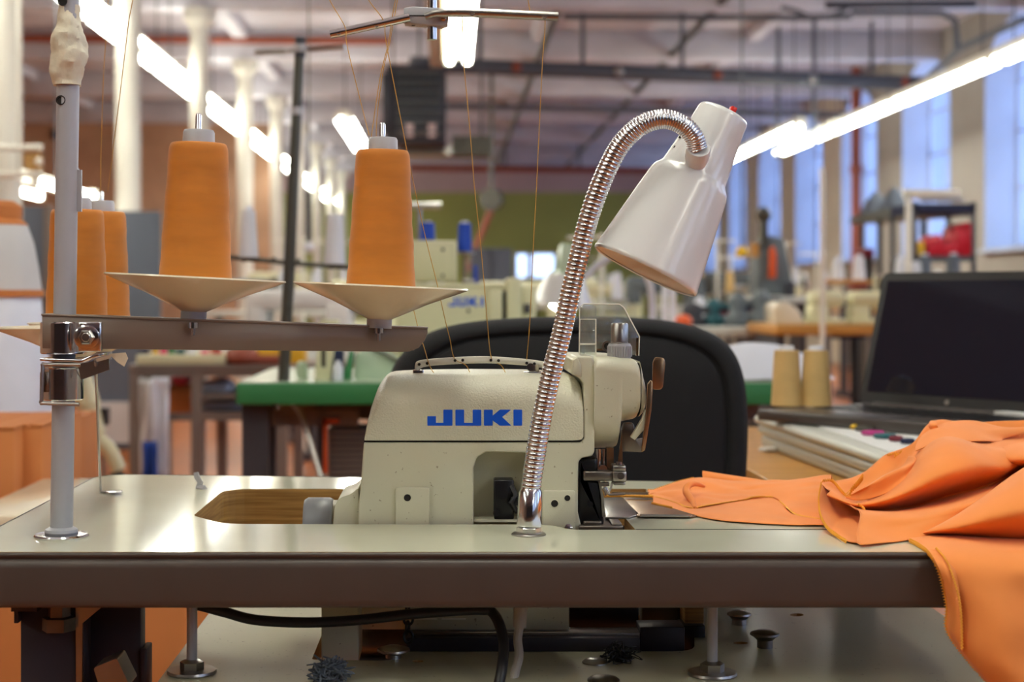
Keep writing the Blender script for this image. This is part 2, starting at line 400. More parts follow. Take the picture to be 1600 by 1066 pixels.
# unseen strip lights added over and behind the camera to light the foreground
for x, y0, l in ((-2.38, 3.4, 'left row, third before the picture begins'), (-2.38, 5.9, 'left row, last before the picture begins'), (3.87, 3.8, 'right row, second before the picture begins'), (3.87, 6.3, 'right row, last before the picture begins'),
                (.02, .35, 'straight above the overlock machine'), (-1.5, -1.6, 'behind and left of the viewpoint'), (1.9, -1.6, 'behind and right of the viewpoint'), (-3.8, -2.4, 'far left behind the viewpoint'), (.05, 5.0, 'middle row before the picture begins'), (3.0, -5, 'far behind the viewpoint')):
    fixture(x, y0, y0+2.44, ZL, 'added overhead strip light outside the picture, '+l, 'added strip lights overhead outside the view')

# ---- pipes and conduits near the ceiling
def pipe(name, label, pts, r, m, cat='pipe', seg=10, group=None):
    return tag(MB().tube(pts, r, seg).build(name, m), label, cat, group)
t = thing('ceiling_duct', 'thick dark grey conduit crossing under the ceiling on hangers', 'duct', (0, 15, HC+2.14))
MB().tube([(-.35, 15.0, HC+2.14), (4.9, 16.4, HC+2.14)], .075, 12).build('duct_pipe', M['pipe'], t)
for k in range(5):
    x = .3+k*1.0; MB().cyl((x, 15+(x+.35)*.267, HC+2.14), (x, 15+(x+.35)*.267, ZC), .02, 6).build('hanger', M['pipe'], t)
    MB().lathe([(.03, -.02), (.05, 0), (.03, .02)], (x+.35, 15+(x+.7)*.267-.08, HC+2.14), (0, 1, 0), 10).build('fitting', M['redpipe'] if k % 2 == 0 else M['steel'], t)
pipe('conduit', 'thin grey conduit running left to right above the lamp, the lower one', [P(610, 165, 20), P(900, 170, 20), P(1330, 180, 20)], .035, M['pipe'], group='thin conduits under the ceiling')
pipe('conduit', 'thin grey conduit running left to right near the top picture edge', [P(880, 26, 14), P(1240, 28, 14), P(1330, 26, 14)], .028, M['pipe'], group='thin conduits under the ceiling')
pipe('conduit', 'dark conduit at the upper right corner ending by the first window', [P(1290, 8, 12.5), P(1525, 6, 12.5)], .03, M['iron'], group='thin conduits under the ceiling')
pipe('conduit', 'grey conduit curving down in the upper right', [P(1330, 20, 13), P(1470, 20, 13), P(1492, 32, 13), P(1495, 60, 13), P(1495, 75, 13)], .025, M['pipe'], group='thin conduits under the ceiling')
pipe('conduit', 'dark conduit slanting up to the right along the top of the right wall', [P(1440, 130, 15.5), P(1500, 75, 14), P(1600, 30, 12.2)], .03, M['pipe'], group='thin conduits under the ceiling')
pipe('pipe', 'long thin pipe receding from upper right of centre down to the white lamp', [(2.35, 13, HC+2.5), (2.35, 32, HC+2.5)], .035, M['olive'], group='pipes running along the room')
pipe('pipe', 'long thin pipe receding above the right thread of the machine', [(.95, 14, HC+2.45), (.95, 32, HC+2.45)], .035, M['olive'], group='pipes running along the room')
pipe('pipe', 'rust red pipe crossing at upper left behind the columns', [P(-200, 58, 16.6), P(610, 64, 16.6)], .045, M['redpipe'])
pipe('pipe', 'rust red pipe crossing far back under the ceiling', [P(640, 262, 28), P(1100, 268, 28)], .06, M['redpipe'])
for x_ in (-2.2, -.9): MB().cyl((x_, 28, P(0, 265, 28).z) if 0 else (x_+3.2, 28, P(0, 265, 28).z), (x_+3.2, 28, ZC), .02, 6).build('hanger', M['pipe'], bpy.data.objects['pipe.003'])
t = thing('red_drain_pipe', 'tall rust red pipe standing at the right wall between windows', 'pipe', (5.0, 19.9, 0))
MB().cyl((5.0, 19.6, 0), (5.0, 19.6, ZC), .06, 14).build('pipe_run', M['redpipe'], t)
for z in (1.0, 2.4): MB().lathe([(.08, 0), (.08, .1)], (5.0, 19.6, z), seg=14).build('coupling', M['redpipe'], t)
for x, Y, yb, l in ((1215, 17.5, 247, 'left of the two thin drop rods at the upper right'), (1272, 16.2, 224, 'right of the two thin drop rods at the upper right')):
    pipe('drop_rod', l, [P(x, yb, Y), Vector((P(x, 0, Y).x, Y, ZC))], .022, M['pipe'], 'rod')
pipe('loose_cable', 'grey cable sagging between conduits at the upper right', spline([P(1220, 12, 12.5), P(1245, 18, 12.5), P(1270, 28, 12.5), P(1300, 24, 12.5), P(1325, 12, 12.5)]), .018, M['pipe'], 'cable')
# heater unit
t = thing('unit_heater', 'dark louvred unit heater hanging under the ceiling left of the right threads', 'heater', P(650, 225, 12.5))
YH = 12.5; a = P(603, 224, YH); b = P(697, 101, YH)
MB().mm((a.x, YH, a.z), (b.x, YH+.45, b.z)).build('casing', M['iron'], t, bevel=.01, seg=1)
MB().mm((a.x-.03, YH-.02, a.z+.1), (a.x+.06, YH+.4, a.z+.55)).build('side_box', M['iron'], t, bevel=.01, seg=1)
for r_ in range(7):
    z = a.z+.08+r_*.077
    MB().box(((a.x+b.x)/2+.02, YH-.02, z), (b.x-a.x-.12, .05, .012), rot=Matrix.Rotation(-.6, 3, 'X')).build('louvre', M['blueleather'], t)
for k in range(6):
    x = a.x+.09+k*.062; MB().mm((x, YH-.025, a.z+.28), (x+.008, YH-.01, b.z-.06)).build('grille_bar', M['blueleather'], t)
for x in (a.x+.05, b.x-.05): MB().cyl((x, YH+.2, b.z), (x, YH+.2, ZC), .008, 8).build('hanging_rod', M['pipe'], t)
for px_, w_ in ((640, .05), (675, .05)):
    q = P(px_, 204, YH); MB().mm((q.x-.03, YH-.03, q.z-.05), (q.x+.03, YH, q.z+.05)).build('data_plate', M['pink'], t)
t = thing('ceiling_junction_tray', 'flat grey tray under the unit heater with a dark box on its end', 'tray', P(690, 240, 13))
MB().mm(P(625, 241, 13), P(742, 229, 13)+Vector((0, .4, 0))).build('tray', M['steel'], t)
MB().mm(P(706, 243, 12.9), P(766, 212, 12.9)+Vector((0, .3, 0))).build('box', M['olive'], t)
q = P(655, 229, 13.2); MB().cyl(q, (q.x, 13.2, ZC), .01, 8).build('hanging_rod', M['pipe'], t)
q = P(752, 215, 13.0); MB().cyl(q, (q.x, 13.0, ZC), .01, 8).build('hanging_rod', M['pipe'], t)
# hanging reel in front of the green wall
q = P(768, 312, 18)
t = thing('hanging_reel', 'dark round cable reel hanging in front of the green wall', 'reel', q)
MB().lathe([(.02, -.06), (.13, -.06), (.13, -.04), (.06, -.035), (.06, .035), (.13, .04), (.13, .06), (.02, .06)], q, (.3, 1, 0), 20).build('spool', M['olive'], t)
MB().tube([q+Vector((0, 0, .12)), (q.x, 18, ZC)], .022, 8).build('drop_pole', M['olive'], t)
MB().tube(spline([q+Vector((0, 0, -.1)), q+Vector((-.08, 0, -.3)), q+Vector((-.2, 0, -.6)), q+Vector((-.26, 0, -.8))]), .035, 8).build('hose', M['redpipe'], t)
# ================================================================ FOREGROUND: table
ZT = HC-.194; TT = .0405; YF = 1.1916; YBK = 1.708; XLF = -.371; XRT = .445
YP = lambda py, z=ZT: (HC-z)*F/(py-CY)          # depth of a point of height z seen at picture row py
def T(px, py, z=ZT):
    Y = YP(py, z); return Vector(((px-CX)*Y/F, Y, z))
def roundpoly(pts, rads, n=6):
    out = []; N = len(pts)
    for i, p in enumerate(pts):
        r = rads[i]; p = Vector(p)
        if r <= 0: out.append(p); continue
        a = (Vector(pts[i-1])-p); b = (Vector(pts[(i+1) % N])-p)
        r = min(r, a.length*.49, b.length*.49); a = p+a.normalized()*r; b = p+b.normalized()*r
        for k in range(n+1):
            t = k/n; out.append((1-t)**2*a+2*t*(1-t)*p+t*t*b)
    return out
def holed(outer, holes, z0, z1, name, mats, parent=None, side_idx=1, side_fn=None):
    bm = bmesh.new()
    def loop(pts):
        vs = [bm.verts.new((p[0], p[1], z1)) for p in pts]
        return [bm.edges.new((vs[i], vs[(i+1) % len(vs)])) for i in range(len(vs))]
    es = loop(outer)
    for h in holes: es += loop(h)
    bmesh.ops.triangle_fill(bm, edges=es, use_beauty=True)
    bmesh.ops.recalc_face_normals(bm, faces=bm.faces)
    for f in bm.faces:
        if f.normal.z < 0: f.normal_flip()
    top = list(bm.faces)
    r = bmesh.ops.extrude_face_region(bm, geom=top)
    nv = [g for g in r['geom'] if isinstance(g, bmesh.types.BMVert)]
    for v in nv: v.co.z = z0
    bmesh.ops.recalc_face_normals(bm, faces=bm.faces)
    for f in bm.faces:
        f.material_index = side_idx if abs(f.normal.z) < .5 else 0
    off = Vector((0, 0, 0)) if parent is None else wm(parent).inverted().translation
    me = bpy.data.meshes.new(name)
    for v in bm.verts: v.co += off
    bm.to_mesh(me); bm.free()
    for m in mats: me.materials.append(m)
    o = bpy.data.objects.new(name, me); scene.collection.objects.link(o); o.parent = parent
    return o
table = thing('sewing_table', 'cream topped industrial sewing table with brown edge band and a machine cutout', 'table', (.04, 1.45, 0))
YB2 = 1.618
outer = roundpoly([(XLF, YF+.004), (XRT, YF+.004), (XRT, YB2), (XLF, YBK)], [.03, .045, .03, .045], 8)
hole = roundpoly([T(302, 806)[:2], T(352, 764)[:2], T(560, 764)[:2], T(1010, 764)[:2], T(1010, 790)[:2], T(975, 808)[:2], T(993, 828)[:2], T(890, 828)[:2], T(862, 820)[:2], T(350, 819)[:2]],
                 [.008, .03, 0, .004, .004, .004, .002, .01, .02, .02], 5)
holed(outer, [hole], ZT-TT+.004, ZT, 'table_top', [M['laminate'], M['ply']], table)
# removable flap seam + edge band
MB().mm(T(993, 828)+Vector((0, -.0004, .0001)), T(1300, 828)+Vector((0, .0004, .0004))).build('panel_seam', M['darkgap'], table)
def band_path(off):
    return roundpoly([(XLF-off, YF-off), (XRT+off, YF-off), (XRT+off, YB2+off), (XLF-off, YBK+off)], [.03+off, .045+off, .03+off, .045+off], 8)
prof = [(.0, .0003), (.0016, .0000), (.0024, -.0012), (.0022, -.0026), (.0006, -.0036), (.0006, -.0046), (.0024, -.0056), (.0040, -.0074), (.0044, -.011), (.0044, -.034), (.0038, -.038), (.002, -.0405), (-.004, -.0405)]
rows = []
for o_, z in prof:
    rr = [Vector((p[0], p[1], ZT+z)) for p in band_path(o_-.004+.004)]
    rows.append(rr+[rr[0]])
MB().grid(rows).build('edge_band', M['band'], table, ang=60)
MB().mm((XLF+.03, YF+.03, ZT-TT+.001), (XRT-.03, YF+.05, ZT-TT+.004)).build('under_batten', M['darkgap'], table)
# lower board hung on studs
ZB = HC-.30
def TB(px, py): return T(px, py, ZB)
b_outer = roundpoly([(-.2235, 1.17), (.46, 1.17), (.46, 1.59), (-.2235, 1.62)], [.01]*4, 3)
b_hole = roundpoly([TB(487, 1031)[:2], TB(612, 1033)[:2], TB(632, 1018)[:2], TB(985, 1018)[:2], TB(1085, 1018)[:2], TB(1085, 962)[:2], TB(515, 962)[:2]], [.004, .012, .006, .004, .02, .02, .01], 4)
h2 = [[TB(1245+11*math.cos(a), 961+2.5*math.sin(a))[:2] for a in [2*PI*k/12 for k in range(12)]],
      [TB(1157+12*math.cos(a), 1005+2*math.sin(a))[:2] for a in [2*PI*k/12 for k in range(12)]],
      [TB(653+9*math.cos(a), 1033.5+1.8*math.sin(a))[:2] for a in [2*PI*k/12 for k in range(12)]]]
holed(b_outer, [b_hole]+h2, ZB-.018, ZB, 'lower_board', [M['laminate2'], M['ply']], table)
for px, py in ((300, 1052), (1113, 1055)):
    p = TB(px, py)
    MB().cyl((p.x, p.y, ZB), (p.x, p.y, ZT-TT+.004), .0042, 14).build('hanger_stud', M['postgrey'], table)
    MB().lathe([(.0095, 0), (.0095, .006), (.006, .008)], (p.x, p.y, ZB+.003), seg=6).build('stud_nut', M['steel'], table)
    MB().lathe([(.019, 0), (.0195, .001), (.019, .0028), (.008, .003)], (p.x, p.y, ZB), seg=28).build('stud_washer', M['steel'], table)
# leg frame at left
lx = T(100, 945).x
def PP(px, py, Y): return P(px, py, Y)
MB().mm((P(20, 0, 1.24).x, 1.235, ZT-TT-.012), (P(60, 0, 1.24).x, 1.28, ZT-TT+.003)).mm((P(22, 0, 1.24).x, 1.24, ZT-TT-.022), (P(28, 0, 1.24).x, 1.28, ZT-TT)).build('leg_flange', M['navy'], table)
MB().mm((P(32, 0, 1.25).x, 1.25, .03), (P(131, 0, 1.25).x, 1.275, ZT-TT+.003)).build('leg', M['navy'], table, bevel=.001)
MB().mm((P(137, 0, 1.29).x, 1.29, .03), (P(220, 0, 1.29).x, 1.31, ZT-TT+.003)).build('leg', M['navy'], table, bevel=.001)
MB().mm((P(219, 0, 1.285).x, 1.285, .03), (P(229, 0, 1.285).x, 1.31, P(0, 1014, 1.285).z)).build('leg_sleeve', M['navy'], table, bevel=.001)
MB().prism([P(118, 948, 1.245), P(160, 948, 1.245), P(129, 974, 1.245), P(128, 1066, 1.245), P(119, 1066, 1.245)], (0, .004, 0)).build('gusset', M['steel'], table)
MB().lathe([(.013, 0), (.013, .010), (.009, .011), (.009, .021)], P(92, 985, 1.24), seg=6).build('leg_bolt', M['dullsteel'], table)
MB().prism(roundpoly([P(146, 1044, 1.2), P(182, 1029, 1.2), P(203, 1072, 1.2), P(160, 1090, 1.2)], [.002]*4, 3), (0, .03, 0)).build('brace_end', M['steel'], table)
MB().mm((.39, 1.60, .03), (.43, 1.617, ZT-TT+.003)).build('leg', M['navy'], table, bevel=.001)
MB().mm((lx-.03, 1.0+.25, 0), (lx+.03, 1.65, .04)).build('foot_rail', M['navy'], table, bevel=.003)
MB().mm((.385, 1.25, 0), (.445, 1.64, .04)).build('foot_rail', M['navy'], table, bevel=.003)

# mushroom studs and washers on the lower board
def disc(px, py, r, label, h=.004, stem=0, name='rubber_mount', m='steel', cat='mount'):
    p = TB(px, py); t = MB()
    if stem: t.lathe([(.0065, 0), (.0065, stem*.7), (.0095, stem), (r*.75, stem), (r, stem+.0018), (r*.96, stem+.0035), (r*.5, stem+.0055), (0, stem+.006)], (p.x, p.y, ZB), seg=28)
    else: t.lathe([(r, 0), (r, .001), (r*.8, h*.7), (r*.4, h), (0, h)], (p.x, p.y, ZB), seg=28)
    return tag(t.build(name, M[m]), label, cat, 'metal mounts on the lower board')
disc(615, 1028, .0137, 'shiny domed metal washer on the lower board in front of the cream block', stem=.004)
disc(930, 1036, .0105, 'brass toned domed washer beside the black lint tuft')
disc(943, 1064, .0125, 'domed washer at the bottom edge under the black lint tuft', m='dullsteel')
disc(1155, 976, .011, 'mushroom headed metal mount right of the stud, the farther one', stem=.007)
disc(1195, 1012, .0125, 'mushroom headed metal mount right of the stud, the nearer one', stem=.009, m='dullsteel')
# lint tufts
def tuft(px, py, r, label, m='cable', n=60, th=.0005):
    p = TB(px, py) + Vector((0, 0, r*.5)); t = MB()
    for k in range(n):
        a = [p+Vector((R.gauss(0, r*.55), R.gauss(0, r*.5), max(-r*.45, R.gauss(0, r*.4)))) for _ in range(4)]
        t.tube(spline(a, 4), th, 3, cap=False)
    return tag(t.build('lint_tuft', M[m]), label, 'lint', kind='stuff')
tuft(968, 1033, .011, 'black tuft of lint on the lower board beside the brass toned washer')
tuft(515, 1064, .012, 'grey blue tuft of lint at the bottom edge of the lower board', 'slate', 160, .0007)
tuft(1028, 1002, .010, 'dark tuft of oily lint at the right end of the machine well', 'cable', 70)

# ================================================================ thread stand
YS = 1.266
stand = thing('thread_stand', 'grey post thread stand with taped joint, beige arm and ivory cone trays', 'thread stand', T(96, 839))
pb = T(96, 839); pt = P(110, -120, YS)
def post_at(py): 
    f = (839-py)/(839+120); return pb.lerp(pt, f)
MB().cyl(pb, post_at(130), .0089, 32).build('lower_post', M['postgrey'], stand)
MB().lathe([(.0212, 0), (.0215, .0012), (.0205, .0024), (.012, .003)], pb, seg=40).build('base_flange', M['chrome'], stand)
MB().lathe([(.0125, .0025), (.0132, .004), (.0125, .0062), (.0095, .008)], pb, seg=32).build('base_collar', M['postgrey'], stand)
MB().lathe([(.0088, 0), (.0078, .045), (.0076, .14)], post_at(98), pt-pb, seg=28).build('upper_post', M['postgrey'], stand)
# tape wrap
tp = []; A0 = post_at(133); A1 = post_at(8)
nr = 30
for i in range(nr+1):
    t_ = i/nr; c = A0.lerp(A1, t_)
    base = .0112+.0028*max(0, math.sin(min(1, max(0, (t_-.06)/.62))*PI))**.6-max(0, t_-.62)*.010
    row = []
    for k in range(36):
        a = 2*PI*k/36
        r_ = base + .0026*(noise.noise(Vector((math.cos(a)*1.3, math.sin(a)*1.3, t_*4)))) + .0010*noise.noise(Vector((math.cos(a)*3, math.sin(a)*3, t_*14+a)))
        r_ += .0005*max(0, math.sin(t_*38+a*2))**6
        row.append(c+Vector((r_*math.cos(a), r_*math.sin(a), 0)))
    tp.append(row)
MB().loft(tp).build('tape_wrap', M['tape'], stand, ang=25)
for py in (158, 4):
    c = post_at(py)+Vector((-.0035, -.0078, 0))
    MB().lathe([(.0038, -.004), (.0038, .0012), (.0030, .0012)], c, (.0, -1, 0), 20, cap=False).lathe([(.0030, -.001), (.0029, .0005), (0, .0005)], c, (0, -1, 0), 20, cap=False).build('post_hole', M['darkgap'], stand)
MB().mm(post_at(330)+Vector((.0088, -.002, 0)), post_at(265)+Vector((.0118, .002, 0))).build('clip_tab', M['postgrey'], stand)
# arm channel (local frame tilted 2 degrees)
TILT = math.radians(2.1)
ca = P(100, 493, YS)
arm_dir = (P(668, 513, 1.345)-P(70, 492, YS-.012)).normalized()
# build channel: top plate + front web, swept from left to right end
s0 = P(66, 492, YS-.020); s1 = P(668, 513.5, 1.345)
wz = .0235
def chan(f, dz=0, dy=0): return s0.lerp(s1, f)+Vector((0, dy, dz))
web = [chan(0, 0), chan(1, 0), chan(1, -.004), chan(.992, -.010), chan(.975, -.0165), chan(.95, -.0198), chan(.93, -.0203), chan(.12, -.0255), chan(0, -.0262)]
MB().prism(web, (0, .0016, 0)).build('arm_web', M['arm'], stand, bevel=.0004, seg=1)
MB().prism([chan(-.002, .0008, -.001), chan(1.0, .0008, -.001), chan(1.0, .0008, .036), chan(-.002, .0008, .036)], (0, 0, -.0016)).build('arm_top', M['arm'], stand, bevel=.0004, seg=1)
MB().prism([chan(0.02, 0, .034), chan(1, 0, .034), chan(.96, -.02, .034), chan(.02, -.024, .034)], (0, .0016, 0)).build('arm_web', M['arm'], stand)
# second arm running back from the post
MB().mm((pb.x-.012, YS, P(0, 505, YS).z-.02), (pb.x+.03, 1.60, P(0, 505, YS).z-.004)).build('rear_arm', M['arm'], stand, bevel=.001)
# chrome clamp
cc = post_at(520)
def clampring(py0, py1, r, nm, m='chrome'):
    a, b = post_at(py1), post_at(py0)
    MB().lathe([(r-.001, -.0), (r, .001), (r, (b-a).length-.001), (r-.001, (b-a).length)], a+Vector((0, -.004, 0)), (0, 0, 1), 40).build(nm, M[m], stand)
clampring(502, 552, .0175, 'upper_clamp')
MB().mm(P(122, 550, YS-.026), P(158, 503, YS-.026)+Vector((0, .006, 0))).build('clamp_ear', M['chrome'], stand, bevel=.0012)
MB().lathe([(.0098, 0), (.0098, .0022), (.0072, .0032)], P(136, 527, YS-.026), (0, -1, 0), 24).build('clamp_washer', M['chrome'], stand)
MB().lathe([(.0062, 0), (.0062, .005), (.0050, .006)], P(136, 527, YS-.029), (0, -1, 0), 6).build('clamp_nut', M['steel'], stand)
MB().lathe([(.0036, 0), (.0036, .004), (.003, .0045)], P(136, 527, YS-.034), (0, -1, 0), 16).build('clamp_bolt', M['steel'], stand)
MB().prism([P(62, 560, YS-.022), P(128, 562, YS-.022), P(140, 556, YS-.022), P(155, 553, YS-.022), P(155, 557, YS-.022), P(140, 561, YS-.022), P(128, 567, YS-.022), P(62, 564, YS-.022)], (0, .03, 0)).build('clamp_flange', M['chrome'], stand, bevel=.0006)
u = [P(126, 570, YS-.02), P(70, 570, YS-.02), P(67, 573, YS-.02), P(65, 625, YS-.02), P(68, 630, YS-.02), P(124, 632, YS-.02)]
MB().tube(spline(u, 3), .0016, 8).build('clamp_frame', M['steel'], stand)
clampring(573, 624, .0165, 'lower_clamp')
MB().mm(P(62, 614, YS-.02), P(67, 582, YS-.02)+Vector((0, .008, 0))).build('clamp_screw', M['bronze'], stand, bevel=.0006)
MB().prism([P(122, 570, YS-.02), P(150, 563, YS-.02), P(170, 560, YS-.02), P(171, 578, YS-.02), P(126, 594, YS-.02)], (0, .0012, 0)).build('bracket_plate', M['steel'], stand)
# crumpled tape flag on the bracket
fl = MB().prism([P(170, 553, YS-.02), P(196, 551, YS-.022), P(200, 560, YS-.024), P(194, 573, YS-.024), P(183, 566, YS-.018)], (0, .0006, 0)).prism([P(150, 561, YS-.021), P(176, 553, YS-.023), P(172, 560, YS-.02), P(150, 566, YS-.021)], (0, .0006, 0))
fl.build('tape_flag', M['tape'], stand)
# bent steel hook wire reaching down to the table
ft = T(157, 771)
MB().tube(spline([P(148, 563, YS-.018), P(150, 580, YS-.01), ft.lerp(P(150, 580, YS-.01), .5), ft+Vector((0, 0, .006)), ft+Vector((.001, 0, .0018)), ft+Vector((.006, 0, .0014))], 5), .0012, 8).build('hook_wire', M['steel'], stand)
MB().lathe([(.0001, .0), (.0085, .0004), (.0085, .0016), (.0, .002)], ft+Vector((.013, 0, .0004)), seg=20).build('hook_eye', M['chrome'], stand)
# cones: dish + pin belong to the stand; cones are things of their own
def tiltm(o, ang): return Matrix.Translation(o) @ Matrix.Rotation(ang, 4, 'Y')
def dish(apex_px, apex_py, Y, R_, ang, hgt=.0262, slot=True):
    o = P(apex_px, apex_py, Y); Mx = tiltm(o, ang)
    d = MB().lathe([(.010, -.001), (.012, 0), (R_*.55, hgt*.50), (R_*.97, hgt*.955), (R_*1.0, hgt*1.0), (R_*.992, hgt+.0012), (R_*.95, hgt*.985), (R_*.55, hgt*.55), (.012, .002), (.0, .002)], matx=Mx, seg=64, cap=False)
    d.build('cone_tray', M['dish'], stand, ang=50)
    MB().lathe([(.0105, -.0085), (.0105, -.001)], matx=Mx, seg=24).build('tray_spacer', M['core'], stand)
    return Mx, o
CH = .1135
def cone_parts(root, hh=CH, rb=.0295, rt=.0235, mt='orange_thread', core=True, w=False):
    c = []; n = 40
    for i in range(n+1):
        t_ = i/n; r_ = rb+(rt-rb)*t_
        if i == 0: r_ -= .0006
        if i == n: r_ -= .0008
        r_ += .00025*math.sin(t_*23)+.00012*math.sin(t_*61)
        c.append((r_, t_*hh))
    c = [(rb*.5, 0)]+c+[(rt*.92, hh+.0006), (rt*.5, hh+.0004)]
    MB().lathe(c, seg=56).build('thread_winding', M[mt], root, world=False, ang=50)
    MB().lathe([(rt*.56, hh), (rt*.545, hh+.0095), (rt*.50, hh+.0115), (rt*.2, hh+.0115)], seg=32).build('plastic_core', M['core'], root, world=False)
def cone(nm, label, Mx, z, ang, group, hh=CH, rb=.0295, rt=.0235, mt='orange_thread'):
    loc = Mx @ Vector((0, 0, z)); t = thing(nm, label, 'thread cone', loc, group, (0, ang, 0)); cone_parts(t, hh, rb, rt, mt); return t
def pin(Mx, z0, z1):
    MB().lathe([(.0026, z0), (.0026, z1-.002), (.0018, z1), (0, z1)], matx=Mx, seg=14).build('cone_pin', M['chrome'], stand)
A3 = math.radians(2.9)
G = 'orange thread cones on the stand'
Mx, o = dish(303, 485, 1.30, .0735, A3); cone('thread_cone', 'left of the two front orange thread cones, on an ivory tray', Mx, .0215, math.radians(1.4), G); pin(tiltm(o, math.radians(1.4)), 0, .160)
MB().cyl(P(302, 504, 1.276), P(302, 524, 1.276), .0018, 8).cyl(P(302, 504, 1.276), P(302, 513, 1.276), .0042, 12).build('tray_bolt', M['chrome'], stand)
Mx, o = dish(593, 497, 1.335, .0732, math.radians(2.6)); cone('thread_cone', 'right of the two front orange thread cones, nearest the sewing machine', Mx, .0225, math.radians(.9), G, hh=.1165, rb=.0290, rt=.0222); pin(tiltm(o, math.radians(.9)), 0, .163)
MB().cyl(P(592, 513, 1.324), P(592, 533, 1.324), .0018, 8).cyl(P(592, 513, 1.324), P(592, 521, 1.324), .0042, 12).build('tray_bolt', M['chrome'], stand)
Mx, o = dish(120, 556, 1.45, .0735, math.radians(-1)); cone('thread_cone', 'rear orange thread cone half hidden behind the grey post', Mx, .018, math.radians(.3), G, rb=.0285); pin(tiltm(o, 0), 0, .1705)
Mx, o = dish(158, 548, 1.56, .07, 0); cone('thread_cone', 'rearmost orange thread cone, right behind the post', Mx, .018, 0, G, rb=.0285, hh=.1165); pin(Mx, 0, .156)

# ---- upper guide: rod, block and two chrome arms
YG = 1.35
guide = thing('thread_guide', 'chrome thread guide arms in a grey block at the top of the picture', 'thread guide', P(674, 60, YG))
MB().cyl(P(675, 62, YG), P(675, -150, YG), .0042, 20).build('guide_rod', M['chrome'], guide)
MB().prism(roundpoly([P(631, 12, YG-.008), P(643, 10, YG-.008), P(699, 13, YG-.008), P(701, 18, YG-.008), P(700, 37, YG-.008), P(690, 40, YG-.008), P(631, 36, YG-.008)], [.001]*7, 2), (0, .018, 0)).build('clamp_block', M['core'], guide, bevel=.001)
MB().mm(P(637, 25, YG-.0085), P(668, 23.4, YG-.0085)+Vector((0, .001, 0))).build('block_slit', M['darkgap'], guide)
arm1 = [P(640, 27, YG-.011), P(600, 36, YG-.011), P(516, 54, YG-.011)]
MB().tube(arm1, .0036, 14).build('guide_arm', M['chrome'], guide)
arm2 = spline([P(664, 26, YG-.013), P(685, 20.5, YG-.013), P(738, 20, YG-.013), P(872, 26, YG-.013)], 6)
MB().tube(arm2, [.0030]*7+[.0038]*12 if len(arm2) == 19 else .0037, 14).build('guide_arm', M['steel'], guide)
for px, py in ((529, 51), (588, 38.5)): MB().lathe([(.0022, -.0036), (.0022, .0002), (.0014, .0002), (.0014, -.001), (0, -.001)], P(px, py, YG-.014), (0, -1, .2), 12, cap=False).build('eyelet', M['dullsteel'], guide)
for px, py in ((738, 20), (851, 25)): MB().lathe([(.0023, -.004), (.0023, .0003), (.0014, .0003), (.0014, -.001), (0, -.001)], P(px, py, YG-.0165), (0, -1, .2), 12, cap=False).build('eyelet', M['dullsteel'], guide)
MB().lathe([(.0026, 0), (.0026, .0015), (.0018, .002), (0, .002)], P(693, 28.5, YG-.008), (0, -1, 0), 16).build('block_screw', M['chrome'], guide)
MB().lathe([(.0015, 0), (.0015, .0025)], P(646, 41.5, YG), seg=12).build('block_screw', M['steel'], guide)
MB().tube([P(675, -148, YG), post_at(-118)+Vector((0, 0, .003))], .004, 12).build('cross_bar', M['chrome'], guide)

# ---- threads
def thread(label, pts):
    return tag(MB().tube(spline([P(*p) for p in pts], 6), .00036, 5).build('thread', M['thread']), label, 'thread', 'orange threads')
thread('thread slanting down to the left side of the right front cone top', [(487, -60, 1.34), (515, 0, 1.34), (539, 42, 1.336), (542, 70, 1.335), (560, 145, 1.335), (577, 212, 1.335)])
thread('long thread crossing down past the right edge of the right front cone', [(540, -60, 1.34), (576, 0, 1.34), (600, 34, 1.336), (604, 70, 1.34), (635, 231, 1.35), (649, 300, 1.36), (666, 376, 1.37), (682, 440, 1.38), (697, 506, 1.385), (703, 530, 1.388), (710, 560, 1.39), (728, 571, 1.39), (736, 587, 1.39)])
thread('thread leaning right to left onto the right front cone top', [(640, -60, 1.34), (618, 0, 1.34), (607, 66, 1.336), (594, 121, 1.335), (580, 214, 1.335)])
thread('nearly upright thread left of the gooseneck, ending in the middle of the machine bar', [(722, 22, 1.337), (724, 90, 1.34), (727, 125, 1.34), (735, 212, 1.345), (742, 300, 1.35), (750, 372, 1.36), (757, 450, 1.37), (762, 510, 1.38), (768, 560, 1.39), (783, 571, 1.39), (792, 587, 1.39)])
thread('rightmost upright thread hanging from the chrome guide arm end', [(815, -50, 1.34), (825, 0, 1.34), (831, 22, 1.338), (851, 26, 1.337), (848, 90, 1.34), (845, 150, 1.345), (838, 300, 1.36), (834, 372, 1.365), (828, 500, 1.38), (823, 562, 1.39)])
thread('thread passing behind the right front cone to the left end of the machine bar', [(635, -60, 1.36), (621, 0, 1.36), (609, 66, 1.36), (597, 121, 1.37), (588, 220, 1.38), (605, 320, 1.40), (638, 450, 1.42), (655, 520, 1.41), (662, 541, 1.40), (668, 562, 1.39), (673, 575, 1.39), (681, 588, 1.39)])
thread('faint thread rising just right of the taped post', [(172, -60, 1.5), (169, 0, 1.5), (166, 56, 1.51), (162, 113, 1.52), (158, 225, 1.54), (157, 300, 1.55)])
thread('faint thread in front of the second white column', [(212, -60, 1.35), (207, 0, 1.36), (201, 34, 1.37), (194, 93, 1.4), (176, 240, 1.5), (168, 300, 1.55)])
